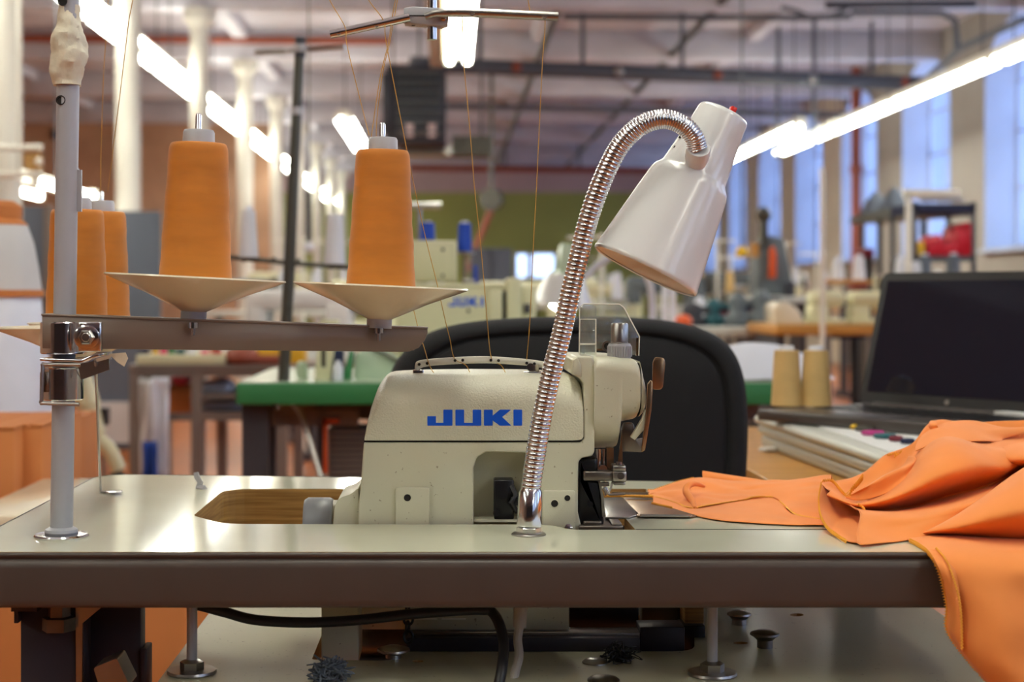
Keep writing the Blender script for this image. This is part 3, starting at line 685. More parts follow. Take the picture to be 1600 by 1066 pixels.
# ================================================================ overlock machine
YM = 1.345
mach = thing('overlock_machine', 'cream overlock sewing machine sunk into the table with blue lettering on its cover', 'sewing machine', (P(740, 820, YM).x, 1.40, ZB+.005))
def px(*pts, Y=YM): return [P(x, y, Y) for x, y in pts]
DZ = .105
body = px((559, 835), (560, 790), (563, 765), (568.5, 691.5), (906, 691.5), (912.5, 686), (912.5, 600), (906, 592), (896, 586), (893, 562), (900, 557), (925, 558), (929, 566), (929, 706), (925, 713), (908, 716), (904, 722), (903, 800), (908, 822), (908, 835), (832, 835), (832, 722), (824, 708), (760, 706), (745, 715), (740, 732), (740, 835))
MB().prism(body, (0, DZ, 0)).build('body_casting', M['cream'], mach, bevel=.0016, seg=3)
# recessed pocket back and floor
MB().mm(P(736, 835, YM+.028), P(836, 700, YM+.028)+Vector((0, .002, 0))).build('pocket_back', M['cream'], mach)
pk = MB()
for a, b in (((741, 835), (741, 730)), ((831, 835), (831, 722))):
    pass
MB().mm(P(741, 812, YM+.004), P(831, 816, YM+.004)+Vector((0, .024, 0))).build('pocket_floor', M['cream'], mach)
lp = MB().mm(P(772, 812, YM+.004), P(803, 750, YM+.004)+Vector((0, .02, 0)))
lp.build('looper_block', M['blackmetal'], mach, bevel=.0012)
MB().cyl(P(785, 770, YM+.004), P(785, 770, YM-.001), .0048, 16).cyl(P(776, 802, YM+.004), P(776, 802, YM+.0), .003, 12).build('looper_screw', M['blackmetal'], mach)
MB().tube([P(800, 760, YM+.005), P(806, 775, YM), P(798, 785, YM-.001), P(808, 800, YM+.004)], .0024, 8).mm(P(798, 790, YM), P(822, 778, YM)+Vector((0, .01, 0))).build('looper_lever', M['blackmetal'], mach)
# bosses
def boss(x0, y0, x1, y1, holes, nm='mounting_boss'):
    h = roundpoly(px((x0, y1), (x0, y0), (x1, y0), (x1, y1), Y=YM-.0035), [0, .0022, .0022, 0], 4)
    MB().prism(h, (0, .006, 0)).build(nm, M['cream'], mach, bevel=.0008, seg=3)
    for hx, hy, r in holes:
        MB().lathe([(r, -.0002), (r*.86, .0006), (r*.8, .0001)], P(hx, hy, YM-.0035), (0, -1, 0), 20, cap=False).build('hole_rim', M['cream'], mach)
        MB().lathe([(r*.86, 0), (r*.86, .0003), (0, .0003)], P(hx, hy, YM-.0035), (0, -1, 0), 20).build('screw_hole', M['darkgap'], mach)
boss(618, 762, 671, 828, [(636.5, 778, .0036)]); boss(848, 767, 899, 828, [(866.5, 787, .0036), (886.5, 778.5, .0030)])
MB().lathe([(.0034, -.004), (.0034, .003), (.0012, .0034), (.0012, .0026)], P(888, 825, YM-.008), (0, -1, .2), 6).build('table_screw', M['chrome'], mach)
# top cover: lofted with rolled top
def rolled(xs, yt, yb, Yf, D, rt=.020, rb=0, n=8, topdrop=.001):
    secs = []
    for x, a, b in zip(xs, yt, yb):
        zt, zb = P(x, a, Yf).z, P(x, b, Yf).z; X = P(x, 0, Yf).x; h = zt-zb
        r1 = min(rt, h*.7); s = []
        r2 = min(rb, h*.4)
        if r2 > 0:
            for k in range(n+1):
                t = PI/2*k/n; s.append(Vector((X, Yf+r2*1.5*(1-math.sin(t)), zb+r2*(1-math.cos(t)))))
        else: s.append(Vector((X, Yf, zb)))
        for k in range(n+1):
            t = PI/2*k/n; s.append(Vector((X, Yf+r1*1.35*(1-math.cos(t)), zt-r1*(1-math.sin(t)))))
        s.append(Vector((X, Yf+D, zt+.001-topdrop))); s.append(Vector((X, Yf+D, zb)))
        secs.append(s)
    return secs
xs = [569.5, 573, 578, 583, 588, 593, 598, 604, 612, 625, 660, 740, 820, 870, 895, 903, 908.5, 911.6]
yt = [684, 662, 640, 624, 610, 601, 595.5, 591.5, 589.5, 588.5, 587, 586, 586.5, 588, 591, 594, 599, 606]
yb = [688.5]*15+[688, 687, 683]
cov = MB().loft(rolled(xs, yt, yb, YM-.0012, DZ, .026)).build('top_cover', M['cream_tex'], mach, ang=40)
MB().mm(P(569, 691, YM+.001), P(911, 688, YM+.001)+Vector((0, .05, 0))).build('cover_gap', M['darkgap'], mach)
MB().mm(P(911.4, 690, YM+.002), P(913, 640, YM+.002)+Vector((0, .05, 0))).build('cover_gap', M['darkgap'], mach)
MB().mm(P(622, 600, YM+.016), P(635, 598.5, YM+.016)+Vector((0, .0015, 0))).build('cover_notch', M['darkgap'], mach)
# lettering, flat print in blue on the cover
def lt(pts):
    MB().prism([P(560+x/3.947, 560+y/3.947, YM-.0014) for x, y in pts], (0, .0006, 0)).build('letter', M['blue'], mach)
lt([(425, 359), (428, 357), (478, 357), (478, 398), (524, 398), (524, 320), (527, 317), (578, 317), (580, 320), (580, 413), (577, 416), (428, 416), (425, 413)])
lt([(598, 320), (601, 317), (650, 317), (652, 320), (652, 398), (705, 398), (705, 320), (708, 317), (755, 317), (758, 320), (758, 413), (755, 416), (601, 416), (598, 413)])
lt([(774, 320), (777, 317), (825, 317), (828, 320), (828, 354), (872, 317), (938, 317), (940, 319), (886, 362), (942, 414), (940, 416), (872, 416), (828, 384), (828, 413), (825, 416), (777, 416), (774, 413)])
lt([(956, 320), (959, 317), (1007, 317), (1010, 320), (1010, 413), (1007, 416), (959, 416), (956, 413)])
# head drum
xs = [928.5, 931, 935, 950, 964, 969, 971, 973, 985, 994, 998, 1001]
yt = [562, 559, 558, 558, 559, 559.5, 560, 560, 561, 563.5, 567, 573]
yb = [704, 707, 708, 708, 707, 705, 690, 664, 661, 659, 656, 648]
MB().loft(rolled(xs, yt, yb, YM-.004, DZ, .012, .032)).build('needle_head', M['cream'], mach, ang=40)
MB().loft(rolled([1002.5, 1004, 1007, 1009], [566, 572, 588, 596], [655, 654, 648, 640], YM-.002, DZ, .012, .02)).build('end_plate', M['cream'], mach, ang=40)
MB().loft(rolled([1001, 1002.5], [569, 569], [655, 655], YM, DZ, .012, .02)).build('plate_gap', M['darkgap'], mach)
MB().prism(px((893, 585), (894, 563), (902, 558), (908, 570), (909, 590), Y=YM-.001), (0, .09, 0)).build('head_rib', M['cream'], mach, bevel=.001)
# bracket plate and lever
MB().prism(px((972, 672), (976, 662), (990, 662), (996, 688), (1006, 686), (1008, 700), (1003, 707), (971, 706), Y=YM+.010), (0, .012, 0)).build('side_bracket', M['dullsteel'], mach, bevel=.0008)
MB().prism(px((1004, 655), (1009, 640), (1006, 672), (992, 688), (986, 684), Y=YM-.002), (0, .01, 0)).build('bracket_strip', M['cream'], mach, bevel=.0005)
lv = MB().prism(roundpoly(px((1019, 605), (1020, 566), (1023, 558), (1037, 559), (1040, 566), (1036, 604), (1033, 609), (1021, 609), Y=YM-.006), [0, .001, .003, .003, .002, .001, .002, .001], 3), (0, .0018, 0))
lv.build('presser_lever', M['bronze'], mach, bevel=.0005)
MB().prism(px((1012, 600), (1017, 594), (1021, 598), (1018, 640), (1008, 704), (1003, 707), (1002, 702), (1009, 650), Y=YM-.006), (0, .003, 0)).build('lever_arm', M['bronze'], mach, bevel=.0006)
# needle bar, presser arm and foot
MB().cyl(P(935, 702, YM+.008), P(935, 738, YM+.008), .0022, 12).cyl(P(943, 702, YM+.012), P(943, 742, YM+.012), .0016, 12).build('needle_bar', M['chrome'], mach)
MB().mm(P(948, 735, YM+.01), P(959, 700, YM+.01)+Vector((0, .01, 0))).build('presser_bar', M['bronze'], mach)
MB().prism(px((965, 727), (972, 672), (973, 727), Y=YM+.004), (0, .004, 0)).build('bar_guard', M['bronze'], mach)
MB().mm(P(912, 752, YM-.004), P(960, 737, YM-.004)+Vector((0, .018, 0))).build('presser_arm', M['dullsteel'], mach, bevel=.0012)
MB().mm(P(958, 753, YM-.008), P(979, 737, YM-.008)+Vector((0, .022, 0))).mm(P(958, 736.5, YM-.008), P(978, 728, YM-.008)+Vector((0, .022, 0))).mm(P(959, 758.5, YM-.006), P(977, 753.5, YM-.006)+Vector((0, .018, 0))).build('foot_clamp', M['steel'], mach, bevel=.0008)
MB().cyl(P(967, 728, YM), P(967, 722, YM), .0025, 10).cyl(P(970, 744, YM-.008), P(970, 744, YM-.0095), .003, 14).build('clamp_screw', M['dullsteel'], mach)
MB().tube(spline([P(957, 754, YM), P(954, 764, YM), P(950, 772, YM), P(962, 773, YM), P(976, 772, YM)], 4), .0010, 6).build('presser_foot', M['steel'], mach)
MB().mm(P(938, 760, YM+.004), P(952, 755, YM+.004)+Vector((0, .01, 0))).cyl(P(944, 762, YM+.004), P(950, 772, YM+.004), .002, 8).build('foot_shank', M['steel'], mach)
MB().cyl(P(943, 742, YM+.010), P(946, 775, YM+.010), .0006, 6).build('needle', M['chrome'], mach)
MB().lathe([(.0035, -.001), (.0035, .001)], P(942, 733, YM+.004), (0, -1, 0), 14).build('thread_take_up', M['chrome'], mach)
# black looper cover
blk = px((904, 722), (912, 716), (934, 716), (934, 740), (906, 741), (935, 752), (940, 770), (943, 795), (943, 812), (950, 826), (908, 824), (904, 800), Y=YM+.004)
blk = px((903.5, 718), (934, 716), (934, 738), (912, 738), (912, 750), (936, 752), (940, 775), (943, 800), (944, 822), (903.5, 822), Y=YM+.004)
MB().prism(blk, (0, .06, 0)).build('looper_cover', M['blackmetal'], mach, bevel=.0025, seg=3)
MB().cyl(P(922, 788, YM+.0035), P(922, 788, YM+.001), .0025, 12).build('cover_catch', M['blackmetal'], mach)
MB().prism(px((935, 752), (938, 752), (944, 780), (945, 808), (941, 808), (939, 775), Y=YM+.002), (0, .02, 0)).build('cover_rim', M['steel'], mach)
# base plate of the machine in the well
MB().mm(P(905, 830, YM-.006), P(974, 822, YM-.006)+Vector((0, .12, 0))).mm(P(912, 822, YM-.003), P(940, 815, YM-.003)+Vector((0, .1, 0))).mm(P(955, 822, YM-.002), P(972, 818, YM-.002)+Vector((0, .1, 0))).build('base_plate', M['dullsteel'], mach, bevel=.001)
# needle plate / cloth plate
z1 = ZT+.0015
def TZ(x, y, z=None): return T(x, y, z if z is not None else z1)
MB().prism([TZ(946, 808), TZ(984, 808), TZ(999, 803), TZ(972, 777), TZ(943, 778)], (0, 0, -.002)).build('needle_plate', M['steel'], mach, bevel=.0005)
MB().prism([TZ(996, 806), TZ(1082, 807.5), TZ(1150, 790), TZ(1150, 770), TZ(955, 769), TZ(974, 777)], (0, 0, -.0016)).build('cloth_plate', M['bronze'], mach, bevel=.0004)
MB().prism([TZ(1000, 808), TZ(1078, 808.5), TZ(1082, 806), TZ(1000, 805)], (0, 0, .0008)).build('plate_lip', M['steel'], mach)
# tension knob
kb = P(968, 560, YM+.02)
MB().lathe([(.0092, 0), (.0100, .002), (.0100, .010), (.0092, .0125)], kb, seg=40).build('knob_base', M['core'], mach)
kn = MB()
for k in range(30):
    a = 2*PI*k/30; kn.box(kb+Vector((.0101*math.cos(a), .0101*math.sin(a), .006)), (.0009, .0009, .009), rz=a)
kn.build('knob_ridges', M['core'], mach)
MB().lathe([(.0075, .0125), (.0075, .0135), (.0070, .0140), (.0074, .0145), (.0074, .0285), (.0066, .0300), (.002, .0303)], kb, seg=36).build('knob_stem', M['steel'], mach)
# clear eye guard
ey = YM+.028
gp = px((904, 553), (906, 480), (912, 474), (968, 475), (975, 480), (999, 526), (999, 555), (985, 555), (985, 545), (930, 545), (930, 555), Y=ey)
MB().prism(roundpoly(gp, [.001, .002, .002, .003, .003, .002, 0, 0, 0, 0, 0], 3), (0, .0022, 0)).build('eye_guard', M['acrylic'], mach, bevel=.0003, seg=1)
MB().tube(px((905, 553), (906, 481), (912, 475), (968, 475.5), (975, 481), (999, 526), (998, 556), Y=ey), .0006, 6, cap=True).build('guard_rim', M['fixture'], mach)
MB().prism(roundpoly(px((905, 556), (906, 478), (932, 478), (932, 556), Y=ey-.008), [.002]*4, 3), (0, .0018, 0)).build('guard_flap', M['acrylic'], mach, bevel=.0003, seg=1)
MB().tube([p for p in px((905, 554), (906, 499), (931, 499), (931, 554), Y=ey-.008)], .0006, 6).tube(px((906, 538), (931, 538), Y=ey-.008), .0008, 6).build('flap_rim', M['fixture'], mach)
MB().prism(roundpoly(px((931, 548), (931, 536), (992, 528), (996, 534), (994, 548), Y=ey+.003), [.001]*5, 2), (0, .002, 0)).build('guard_bracket', M['bronze'], mach)
MB().lathe([(.0048, 0), (.0048, .0012), (.0030, .0012)], P(949, 541, ey), (0, -1, 0), 20, cap=False).build('bracket_ring', M['steel'], mach)
MB().lathe([(.0032, 0), (.0032, .0008)], P(949, 541, ey), (0, -1, 0), 20).build('bracket_hole', M['darkgap'], mach)
MB().mm(P(994, 556, ey), P(999, 528, ey)+Vector((0, .003, 0))).build('guard_post', M['bronze'], mach)
# thread guide bar on the cover
gy = YM+.045
top = spline(px((648, 572), (655, 563.5), (700, 559), (760, 557), (820, 561), (856, 566), Y=gy), 5)
bot = spline(px((648, 584), (662, 574), (700, 570), (760, 568), (820, 571.5), (856, 577), Y=gy), 5)
MB().prism(top+bot[::-1], (0, .0022, 0)).build('thread_bar', M['fixture'], mach, bevel=.0005, seg=1)
MB().mm(P(645, 588, gy-.002), P(662, 578, gy-.002)+Vector((0, .006, 0))).mm(P(818, 586, gy-.004), P(848, 581, gy-.004)+Vector((0, .012, 0))).build('bar_foot', M['chrome'], mach, bevel=.0008)
MB().cyl(P(834, 580, gy-.002), P(834, 570, gy-.002), .0045, 12).cyl(P(829, 574, gy-.003), P(829, 574, gy-.006), .0034, 14).build('bar_screw', M['chrome'], mach)
for hx, hy in ((655, 569.5), (667.5, 568), (711, 563.5), (723, 563), (767, 563), (779, 563.5), (823, 567.5), (835, 568.5)):
    MB().lathe([(.0013, 0), (.0013, .0004), (0, .0004)], P(hx, hy, gy-.0002), (0, -1, 0), 12).build('bar_hole', M['darkgap'], mach)
# hand wheel at left
MB().lathe([(.006, 0), (.0115, .002), (.0135, .008), (.0135, .02)], P(548, 806, YM+.045), (-1, 0, 0), 32).build('pulley_shaft', M['cream'], mach)
sec = MB().prism(roundpoly(px((519, 835), (523, 790), (530, 778), (549, 772), (560, 762), (562, 835), Y=YM+.006), [0, .004, .004, .003, .002, 0], 4), (0, .075, 0))
sec.build('pulley_guard', M['cream'], mach, bevel=.002, seg=3)
MB().lathe([(.022, .0), (.0235, .003), (.0235, .022), (.0215, .025), (.004, .025)], P(521, 820, YM+.045), (-1, 0, 0), 40).build('hand_wheel', M['wheelgrey'], mach)
# lower half of the machine seen below the table
def bl(x0, y0, x1, y1, Y, D, m, nm, bev=.001):
    MB().mm(P(x0, y1, Y), P(x1, y0, Y)+Vector((0, D, 0))).build(nm, M[m], mach, bevel=bev)
bl(502, 930, 560, 1040, 1.315, .06, 'cream', 'belt_guard')
bl(560, 900, 668, 984, 1.37, .05, 'cream', 'lower_casting')
bl(640, 900, 889, 988, 1.355, .06, 'cream', 'oil_pan_front')
MB().mm(P(648, 969, 1.3535), P(683, 967, 1.3535)+Vector((0, .002, 0))).mm(P(690, 969, 1.3535), P(728, 967, 1.3535)+Vector((0, .002, 0))).build('pan_rib', M['fixture'], mach)
MB().cyl(P(562, 1008, 1.40), P(640, 1008, 1.40), .014, 24).build('motor_drum', M['dullsteel'], mach)
bl(635, 997, 1000, 1019, 1.335, .02, 'navy', 'frame_bar'); bl(640, 988, 1000, 998, 1.345, .02, 'dullsteel', 'frame_lip')
bl(890, 930, 998, 990, 1.40, .03, 'blackmetal', 'lower_bracket'); pass
bl(1070, 938, 1100, 978, 1.40, .03, 'ply', 'wood_spacer'); bl(1066, 978, 1102, 1018, 1.39, .03, 'blackmetal', 'isolator_foot')
bl(1000, 980, 1070, 1020, 1.345, .03, 'navy', 'isolator_block'); bl(1003, 940, 1068, 981, 1.43, .02, 'olive', 'rear_cover')
for k in range(4):
    q = P(637+(k % 2), 953+k*14, 1.325); a = .0038; lk = []
    for j in range(14):
        t_ = 2*PI*j/14; vx, vz = a*math.cos(t_), .0052*math.sin(t_)
        lk.append(q+Vector((vx if k % 2 else vx*.3, 0 if k % 2 else vx, vz)))
    MB().tube(lk, .0012, 6, closed=True).build('chain_link', M['blackmetal'], mach)

MB().mm((P(470, 0, 1.3).x, 1.32, ZB-.06), (P(1100, 0, 1.5).x, 1.62, ZB-.055)).build('dark_under_sheet', M['navy'], mach)  # dark sheets added below and behind to fill the machine well with dark
MB().mm((P(470, 0, 1.3).x, 1.615, ZB-.06), (P(1100, 0, 1.5).x, 1.62, ZB+.02)).build('dark_under_edge', M['navy'], mach)
MB().mm((P(520, 0, 1.5).x, 1.53, ZB-.055), (P(1110, 0, 1.5).x, 1.535, ZT-.06)).build('dark_rear_sheet', M['navy'], mach)
# chain of serged thread between the needle and the fabric
sr = MB(); a, b = T(945, 775, ZT+.004), T(1020, 776, ZT+.004)
for k in range(3):
    sr.tube([a.lerp(b, i/60)+Vector((0, .0011*math.cos(i*1.3+k*2.1), .0009*math.sin(i*1.3+k*2.1))) for i in range(61)], .0006, 5)
tag(sr.build('thread_chain', M['seam']), 'golden chain of serged thread running from the needle to the orange fabric', 'thread')

# ================================================================ gooseneck lamp
YLB = YP(835)
lamp = thing('gooseneck_lamp', 'white work lamp on a ribbed chrome gooseneck clamped in front of the machine', 'lamp', T(826, 836))
lb = T(826, 836)
MB().lathe([(.0135, 0), (.0138, .0008), (.0125, .0018), (.010, .002)], lb, seg=36).build('base_washer', M['steel'], lamp)
MB().lathe([(.0100, .0018), (.0100, .0058), (.0090, .0066)], lb, seg=6).build('base_nut', M['chrome'], lamp)
cdir = P(829, 765, YLB)-lb
MB().lathe([(.0095, .0064), (.0100, .008), (.0096, cdir.length-.002), (.0086, cdir.length)], lb, cdir, 36).build('base_sleeve', M['chrome'], lamp)
pts = [(829, 768, YLB), (833, 735, 1.282), (845, 662, 1.28), (860, 590, 1.277), (878, 520, 1.274), (891, 460, 1.271), (905, 400, 1.268), (921, 338, 1.264), (944, 275, 1.26), (970, 226, 1.256), (1002, 196, 1.252), (1036, 186, 1.250), (1064, 194, 1.250), (1083, 212, 1.252), (1090, 232, 1.256)]
pth = spline([P(*p) for p in pts], 60)
L = [0.]
for a, b in zip(pth, pth[1:]): L.append(L[-1]+(b-a).length)
tot = L[-1]; samp = []; rad = []; n_s = 1500; j = 0; ph = 0
for i in range(n_s+1):
    d = tot*i/n_s
    while j < len(L)-2 and L[j+1] < d: j += 1
    f = (d-L[j])/max(1e-9, L[j+1]-L[j]); samp.append(pth[j].lerp(pth[j+1], min(1, f)))
    fr_ = i/n_s; pitch = .0036 if fr_ < .72 else .0036-.0015*(fr_-.72)/.28*1.6
    ph += (tot/n_s)/max(.0021, pitch)
    base = .0083-.0004*fr_
    rad.append(base*(1-.10*(1-abs(math.sin(ph*PI)))**2))
MB().tube(samp, rad, 20).build('gooseneck', M['chrome'], lamp, ang=60)
YLH = 1.287; sL = YLH/F
rc = P(1008, 423, YLH); up = Vector((120*sL, 12*sL, 237*sL)); Ln = up.length; up.normalize()
prof = [(86, 8), (87.5, 3), (87.2, -1), (85.5, -2.5), (84, -1), (83.5, 4)]
outer_p = [(36, 279), (39.5, 277), (41.5, 272), (44, 240), (53.5, 172), (57, 166), (62, 160), (65, 152), (87, 8), (88.2, 4), (88, 0), (86, -2), (84.4, 0), (84.2, 4), (62, 148), (52, 160), (40, 172), (0, 172)]
outer_p = [(r*sL, z*sL) for r, z in outer_p]
o_ = MB().lathe([(0, 280*sL), (30*sL, 280*sL)]+outer_p[:13], rc, up, 72, cap=False).build('shade', M['shade'], lamp, ang=50)
MB().lathe([(85.5*sL, 1*sL), (84*sL, 5*sL), (62*sL, 148*sL), (50*sL, 160*sL), (0, 162*sL)], rc, up, 72, cap=False).build('shade_lining', M['shade_in'], lamp, ang=50)
MB().lathe([(.012, .055), (.019, .05), (.026, .03), (.024, .012), (.014, .002), (0, 0)], rc+up*(62*sL), up, 28, cap=False).build('bulb', M['shade'], lamp)
MB().lathe([(.0090, -.002), (.0098, 0), (.0098, .008), (.0085, .014), (.0075, .03)], P(1091, 234, 1.256), Vector((.02, 1.0, -.75)), 28).build('neck_socket', M['shade'], lamp)
q = rc+up*(281*sL)
MB().box(q+Vector((.0055, -.004, .0005)), (.008, .005, .005), rot=up.to_track_quat('Z', 'Y').to_matrix()).build('switch', M['red'], lamp, bevel=.0008)
sd = up.cross(Vector((0, 1, 0))).normalized()
for a, b in ((232, 236), (208, 214), (190, 194)): MB().cyl(rc+up*(a*sL)+sd*(46*sL)+Vector((0, -.009, 0)), rc+up*(b*sL)+sd*(46*sL)+Vector((0, -.009, 0)), .0012, 8).build('vent_slot', M['darkgap'], lamp)

# small clip on the table
c = T(313, 764)
tag(MB().tube([c+Vector((.005, -.004, .0006)), c+Vector((-.002, .002, .0008)), c+Vector((-.0005, .003, .006)), c+Vector((-.004, .004, .011)), c+Vector((-.005, .005, .0155))], [.0034, .0036, .0034, .0036, .003], 4).build('steel_clip', M['core']), 'small bent steel clip standing on the back of the cream table', 'clip')

# cables under the table
tag(MB().tube(spline([P(258, 935, 1.30), P(310, 946, 1.27), P(352, 957, 1.26), (P(400, 969, 1.26)), P(480, 973, 1.26), P(560, 969, 1.26), P(640, 960, 1.26), P(720, 954, 1.26), P(752, 953, 1.26), P(768, 956, 1.26), P(780, 975, 1.25), P(787, 1005, 1.24), P(785, 1040, 1.22), P(778, 1075, 1.21), P(765, 1120, 1.2)]), .0042, 12).build('power_cable', M['cable']), 'thick black power cable sagging under the table edge', 'cable')
t = thing('lamp_cable', 'dull white lamp cable hanging below the gooseneck base', 'cable', P(808, 1066, 1.27))
MB().tube(spline([P(812, 975, 1.27), P(809, 1000, 1.27), P(811, 1025, 1.26), P(805, 1050, 1.25), P(798, 1085, 1.24)]), .0036, 10).build('cable', M['whitecable'], t)
MB().cyl(P(813, 938, 1.27), P(812, 980, 1.27), .0055, 14).build('cable_sleeve', M['whitecable'], t)
tag(MB().mm(P(744, 958, 1.262), P(762, 944, 1.262)+Vector((0, .008, 0))).build('cable_clamp', M['core'], bevel=.0008), 'grey clamp holding the black cable under the table edge', 'clamp')
# ================================================================ orange fabric
def cr_rows(rows, nu=7, nv=7):
    rows = [[(p if isinstance(p, Vector) else (T(p[0], p[1], ZT+.0015) if len(p) == 2 else P(*p))) for p in r] for r in rows]
    rs = [spline(r, nu) for r in rows]
    cols = list(zip(*rs)); cs = [spline(list(c), nv) for c in cols]
    return [list(r) for r in zip(*cs)]
def crumple(g, amp, sc=30, seed=0):
    out = []
    for r in g:
        rr = []
        for p in r:
            n1 = noise.noise_vector(p*sc+Vector((seed, 0, 0))); rr.append(p+n1*amp)
        out.append(rr)
    return out
def floorclamp(g, z=ZT+.001, yf=YF-.006):
    for r in g:
        for p in r:
            if p.y > yf-.0 and p.z < z and p.y > YF+.002: p.z = z
    return g
fab = thing('orange_fabric', 'heap of orange knit garment pieces hanging over the right table edge', 'fabric', T(1400, 840))
def sheet(rows, nm, amp=.0012, sc=28, seed=0, th=.0011, m='fabric'):
    g = floorclamp(crumple(cr_rows(rows), amp, sc, seed))
    MB().grid(g).build(nm, M[m], fab, solid=th, ang=180, sub=1); return g
def seam(path, r=.0010, flat=1):
    zig(path, [Vector((0, -.3, 1)) if abs((path[min(i+1, len(path)-1)]-path[max(i-1, 0)]).normalized().z) < .75 else Vector((1, -.2, .1)) for i in range(len(path))], r*2.2)
def zig(path, across, w, pitch=.0011):
    """overlock stitching: a flat zigzag of golden thread along an edge"""
    L_ = [0.]
    for p, q in zip(path, path[1:]): L_.append(L_[-1]+(q-p).length)
    n = max(4, int(L_[-1]/pitch)); pts = []; k = 0
    for i in range(n+1):
        d = L_[-1]*i/n
        while k < len(path)-2 and L_[k+1] < d: k += 1
        f = (d-L_[k])/max(1e-9, L_[k+1]-L_[k]); p = path[k].lerp(path[k+1], min(1, f)); ac = across[k].normalized()
        pts.append(p+ac*w*(.5 if i % 2 else -.5)+Vector((0, -.0005, .0004)))
    MB().tube(pts, .00062, 5).tube([p+Vector((0, -.0002, .0002)) for p in path], .0005, 5).build('serged_seam', M['seam'], fab)
# A: flat tongue leading to the needle: an upper layer whose front edge is serged, over a lower panel
ga = sheet([
    [(1013, 774), (1060, 762), (1100, 760), (1150, 760), (1210, 760), (1250, 760), (1300, 760)],
    [(1012, 771, 1.56), (1045, 758, 1.56), (1092, 747, 1.57), (1150, 751, 1.575), (1215, 752, 1.575), (1255, 748, 1.57), (1300, 743, 1.56)],
    [(1013, 772, 1.545), (1050, 765, 1.535), (1092, 754, 1.54), (1135, 760, 1.54), (1195, 757, 1.545), (1250, 755, 1.53), (1300, 752, 1.52)],
    [(1014, 774, 1.54), (1054, 772, 1.51), (1094, 768, 1.52), (1122, 772, 1.51), (1178, 766, 1.53), (1245, 766, 1.50), (1300, 765, 1.48)],
    [(1015, 776, 1.53), (1056, 781, 1.485), (1083, 779, 1.46), (1126, 778, 1.485), (1190, 771, 1.51), (1245, 780, 1.46), (1300, 785, 1.42)],
    [(1016, 779, 1.52), (1056, 788, 1.465), (1081, 795, 1.425), (1130, 786, 1.45), (1206, 776.5, 1.495), (1238, 802, 1.395), (1290, 813, 1.352)]], 'upper_layer', .0020, 44, 3)
gl_ = sheet([
    [(1020, 777), (1050, 782), (1075, 785), (1130, 781), (1206, 772), (1236, 790), (1290, 800)],
    [(1018, 780, 1.518), (1060, 790, 1.463), (1084, 797, 1.424), (1130, 789, 1.447), (1204, 781, 1.484), (1238, 804, 1.394), (1292, 813, 1.353)],
    [(1018, 783, 1.510), (1056, 793, 1.452), (1090, 802, 1.393), (1140, 801, 1.390), (1206, 800, 1.395), (1246, 812, 1.362), (1296, 817, 1.345)],
    [(1018, 787), (1056, 796), (1098, 808), (1145, 815), (1210, 819), (1250, 820.5), (1300, 821)]], 'lower_panel', .0009, 44, 4)
sheet([[(1097, 736, 1.60), (1130, 741, 1.60), (1170, 747, 1.60), (1200, 752, 1.60)], [(1097, 742, 1.595), (1130, 747, 1.59), (1170, 752, 1.59), (1200, 757, 1.59)], [(1098, 750, 1.59), (1130, 755, 1.59), (1170, 758, 1.59), (1200, 760, 1.59)]], 'back_layer', .0004, 30, 5)
e_ = ga[-1]; ac_ = [p-q for p, q in zip(ga[-1], ga[-3])]
zig(e_[0:], ac_, .0044)
zig(ga[7][0:14], [Vector((0, -.3, 1))]*14, .0016); zig(gl_[-1][0:7], [Vector((0, -.3, 1))]*7, .0018)
# curled lip in the tongue
cu = spline([P(1100, 760, 1.505), P(1088, 756, 1.49), P(1077, 758, 1.475), P(1072, 767, 1.466), P(1077, 777, 1.453), P(1083, 786, 1.440), P(1086, 795, 1.424)], 7)
MB().tube(cu, [.0012+.0022*math.sin(PI*(i+3)/(len(cu)+6)) for i in range(len(cu))], 10).build('curled_hem', M['fabric'], fab, ang=180)
# B: main bunched roll
gb = sheet([
    [(1300, 768), (1340, 764), (1380, 762), (1420, 760), (1460, 758), (1520, 757), (1570, 757), (1660, 757)],
    [(1283, 757, 1.45), (1318, 750, 1.47), (1352, 738, 1.50), (1384, 712, 1.52), (1425, 697, 1.53), (1458, 662, 1.55), (1520, 664, 1.56), (1640, 655, 1.56)],
    [(1288, 760, 1.42), (1322, 768, 1.43), (1362, 757, 1.46), (1408, 730, 1.49), (1446, 696, 1.50), (1476, 680, 1.50), (1530, 684, 1.53), (1640, 684, 1.54)],
    [(1296, 768, 1.375), (1332, 783, 1.385), (1368, 776, 1.38), (1415, 750, 1.38), (1446, 712, 1.39), (1490, 694, 1.39), (1552, 704, 1.42), (1640, 706, 1.46)],
    [(1292, 776, 1.36), (1338, 790, 1.36), (1385, 783, 1.345), (1430, 765, 1.34), (1480, 742, 1.34), (1530, 733, 1.36), (1580, 726, 1.40), (1640, 716, 1.43)],
    [(1318, 786, 1.38), (1346, 797, 1.37), (1400, 795, 1.395), (1450, 785, 1.405), (1500, 772, 1.41), (1550, 755, 1.42), (1600, 735, 1.43), (1640, 722, 1.44)],
    [(1343, 800, 1.315), (1352, 803, 1.295), (1402, 806, 1.29), (1455, 800, 1.30), (1510, 786, 1.31), (1560, 768, 1.34), (1600, 748, 1.37), (1640, 730, 1.40)],
    [(1342, 822, 1.27), (1352, 826, 1.25), (1400, 826, 1.265), (1452, 816, 1.275), (1510, 803, 1.295), (1560, 785, 1.32), (1600, 765, 1.36), (1640, 745, 1.40)],
    [(1339, 851), (1350, 853), (1400, 846), (1450, 838), (1500, 830), (1560, 820), (1600, 800, 1.37), (1640, 780, 1.41)]], 'bunched_roll', .0020, 26, 11)
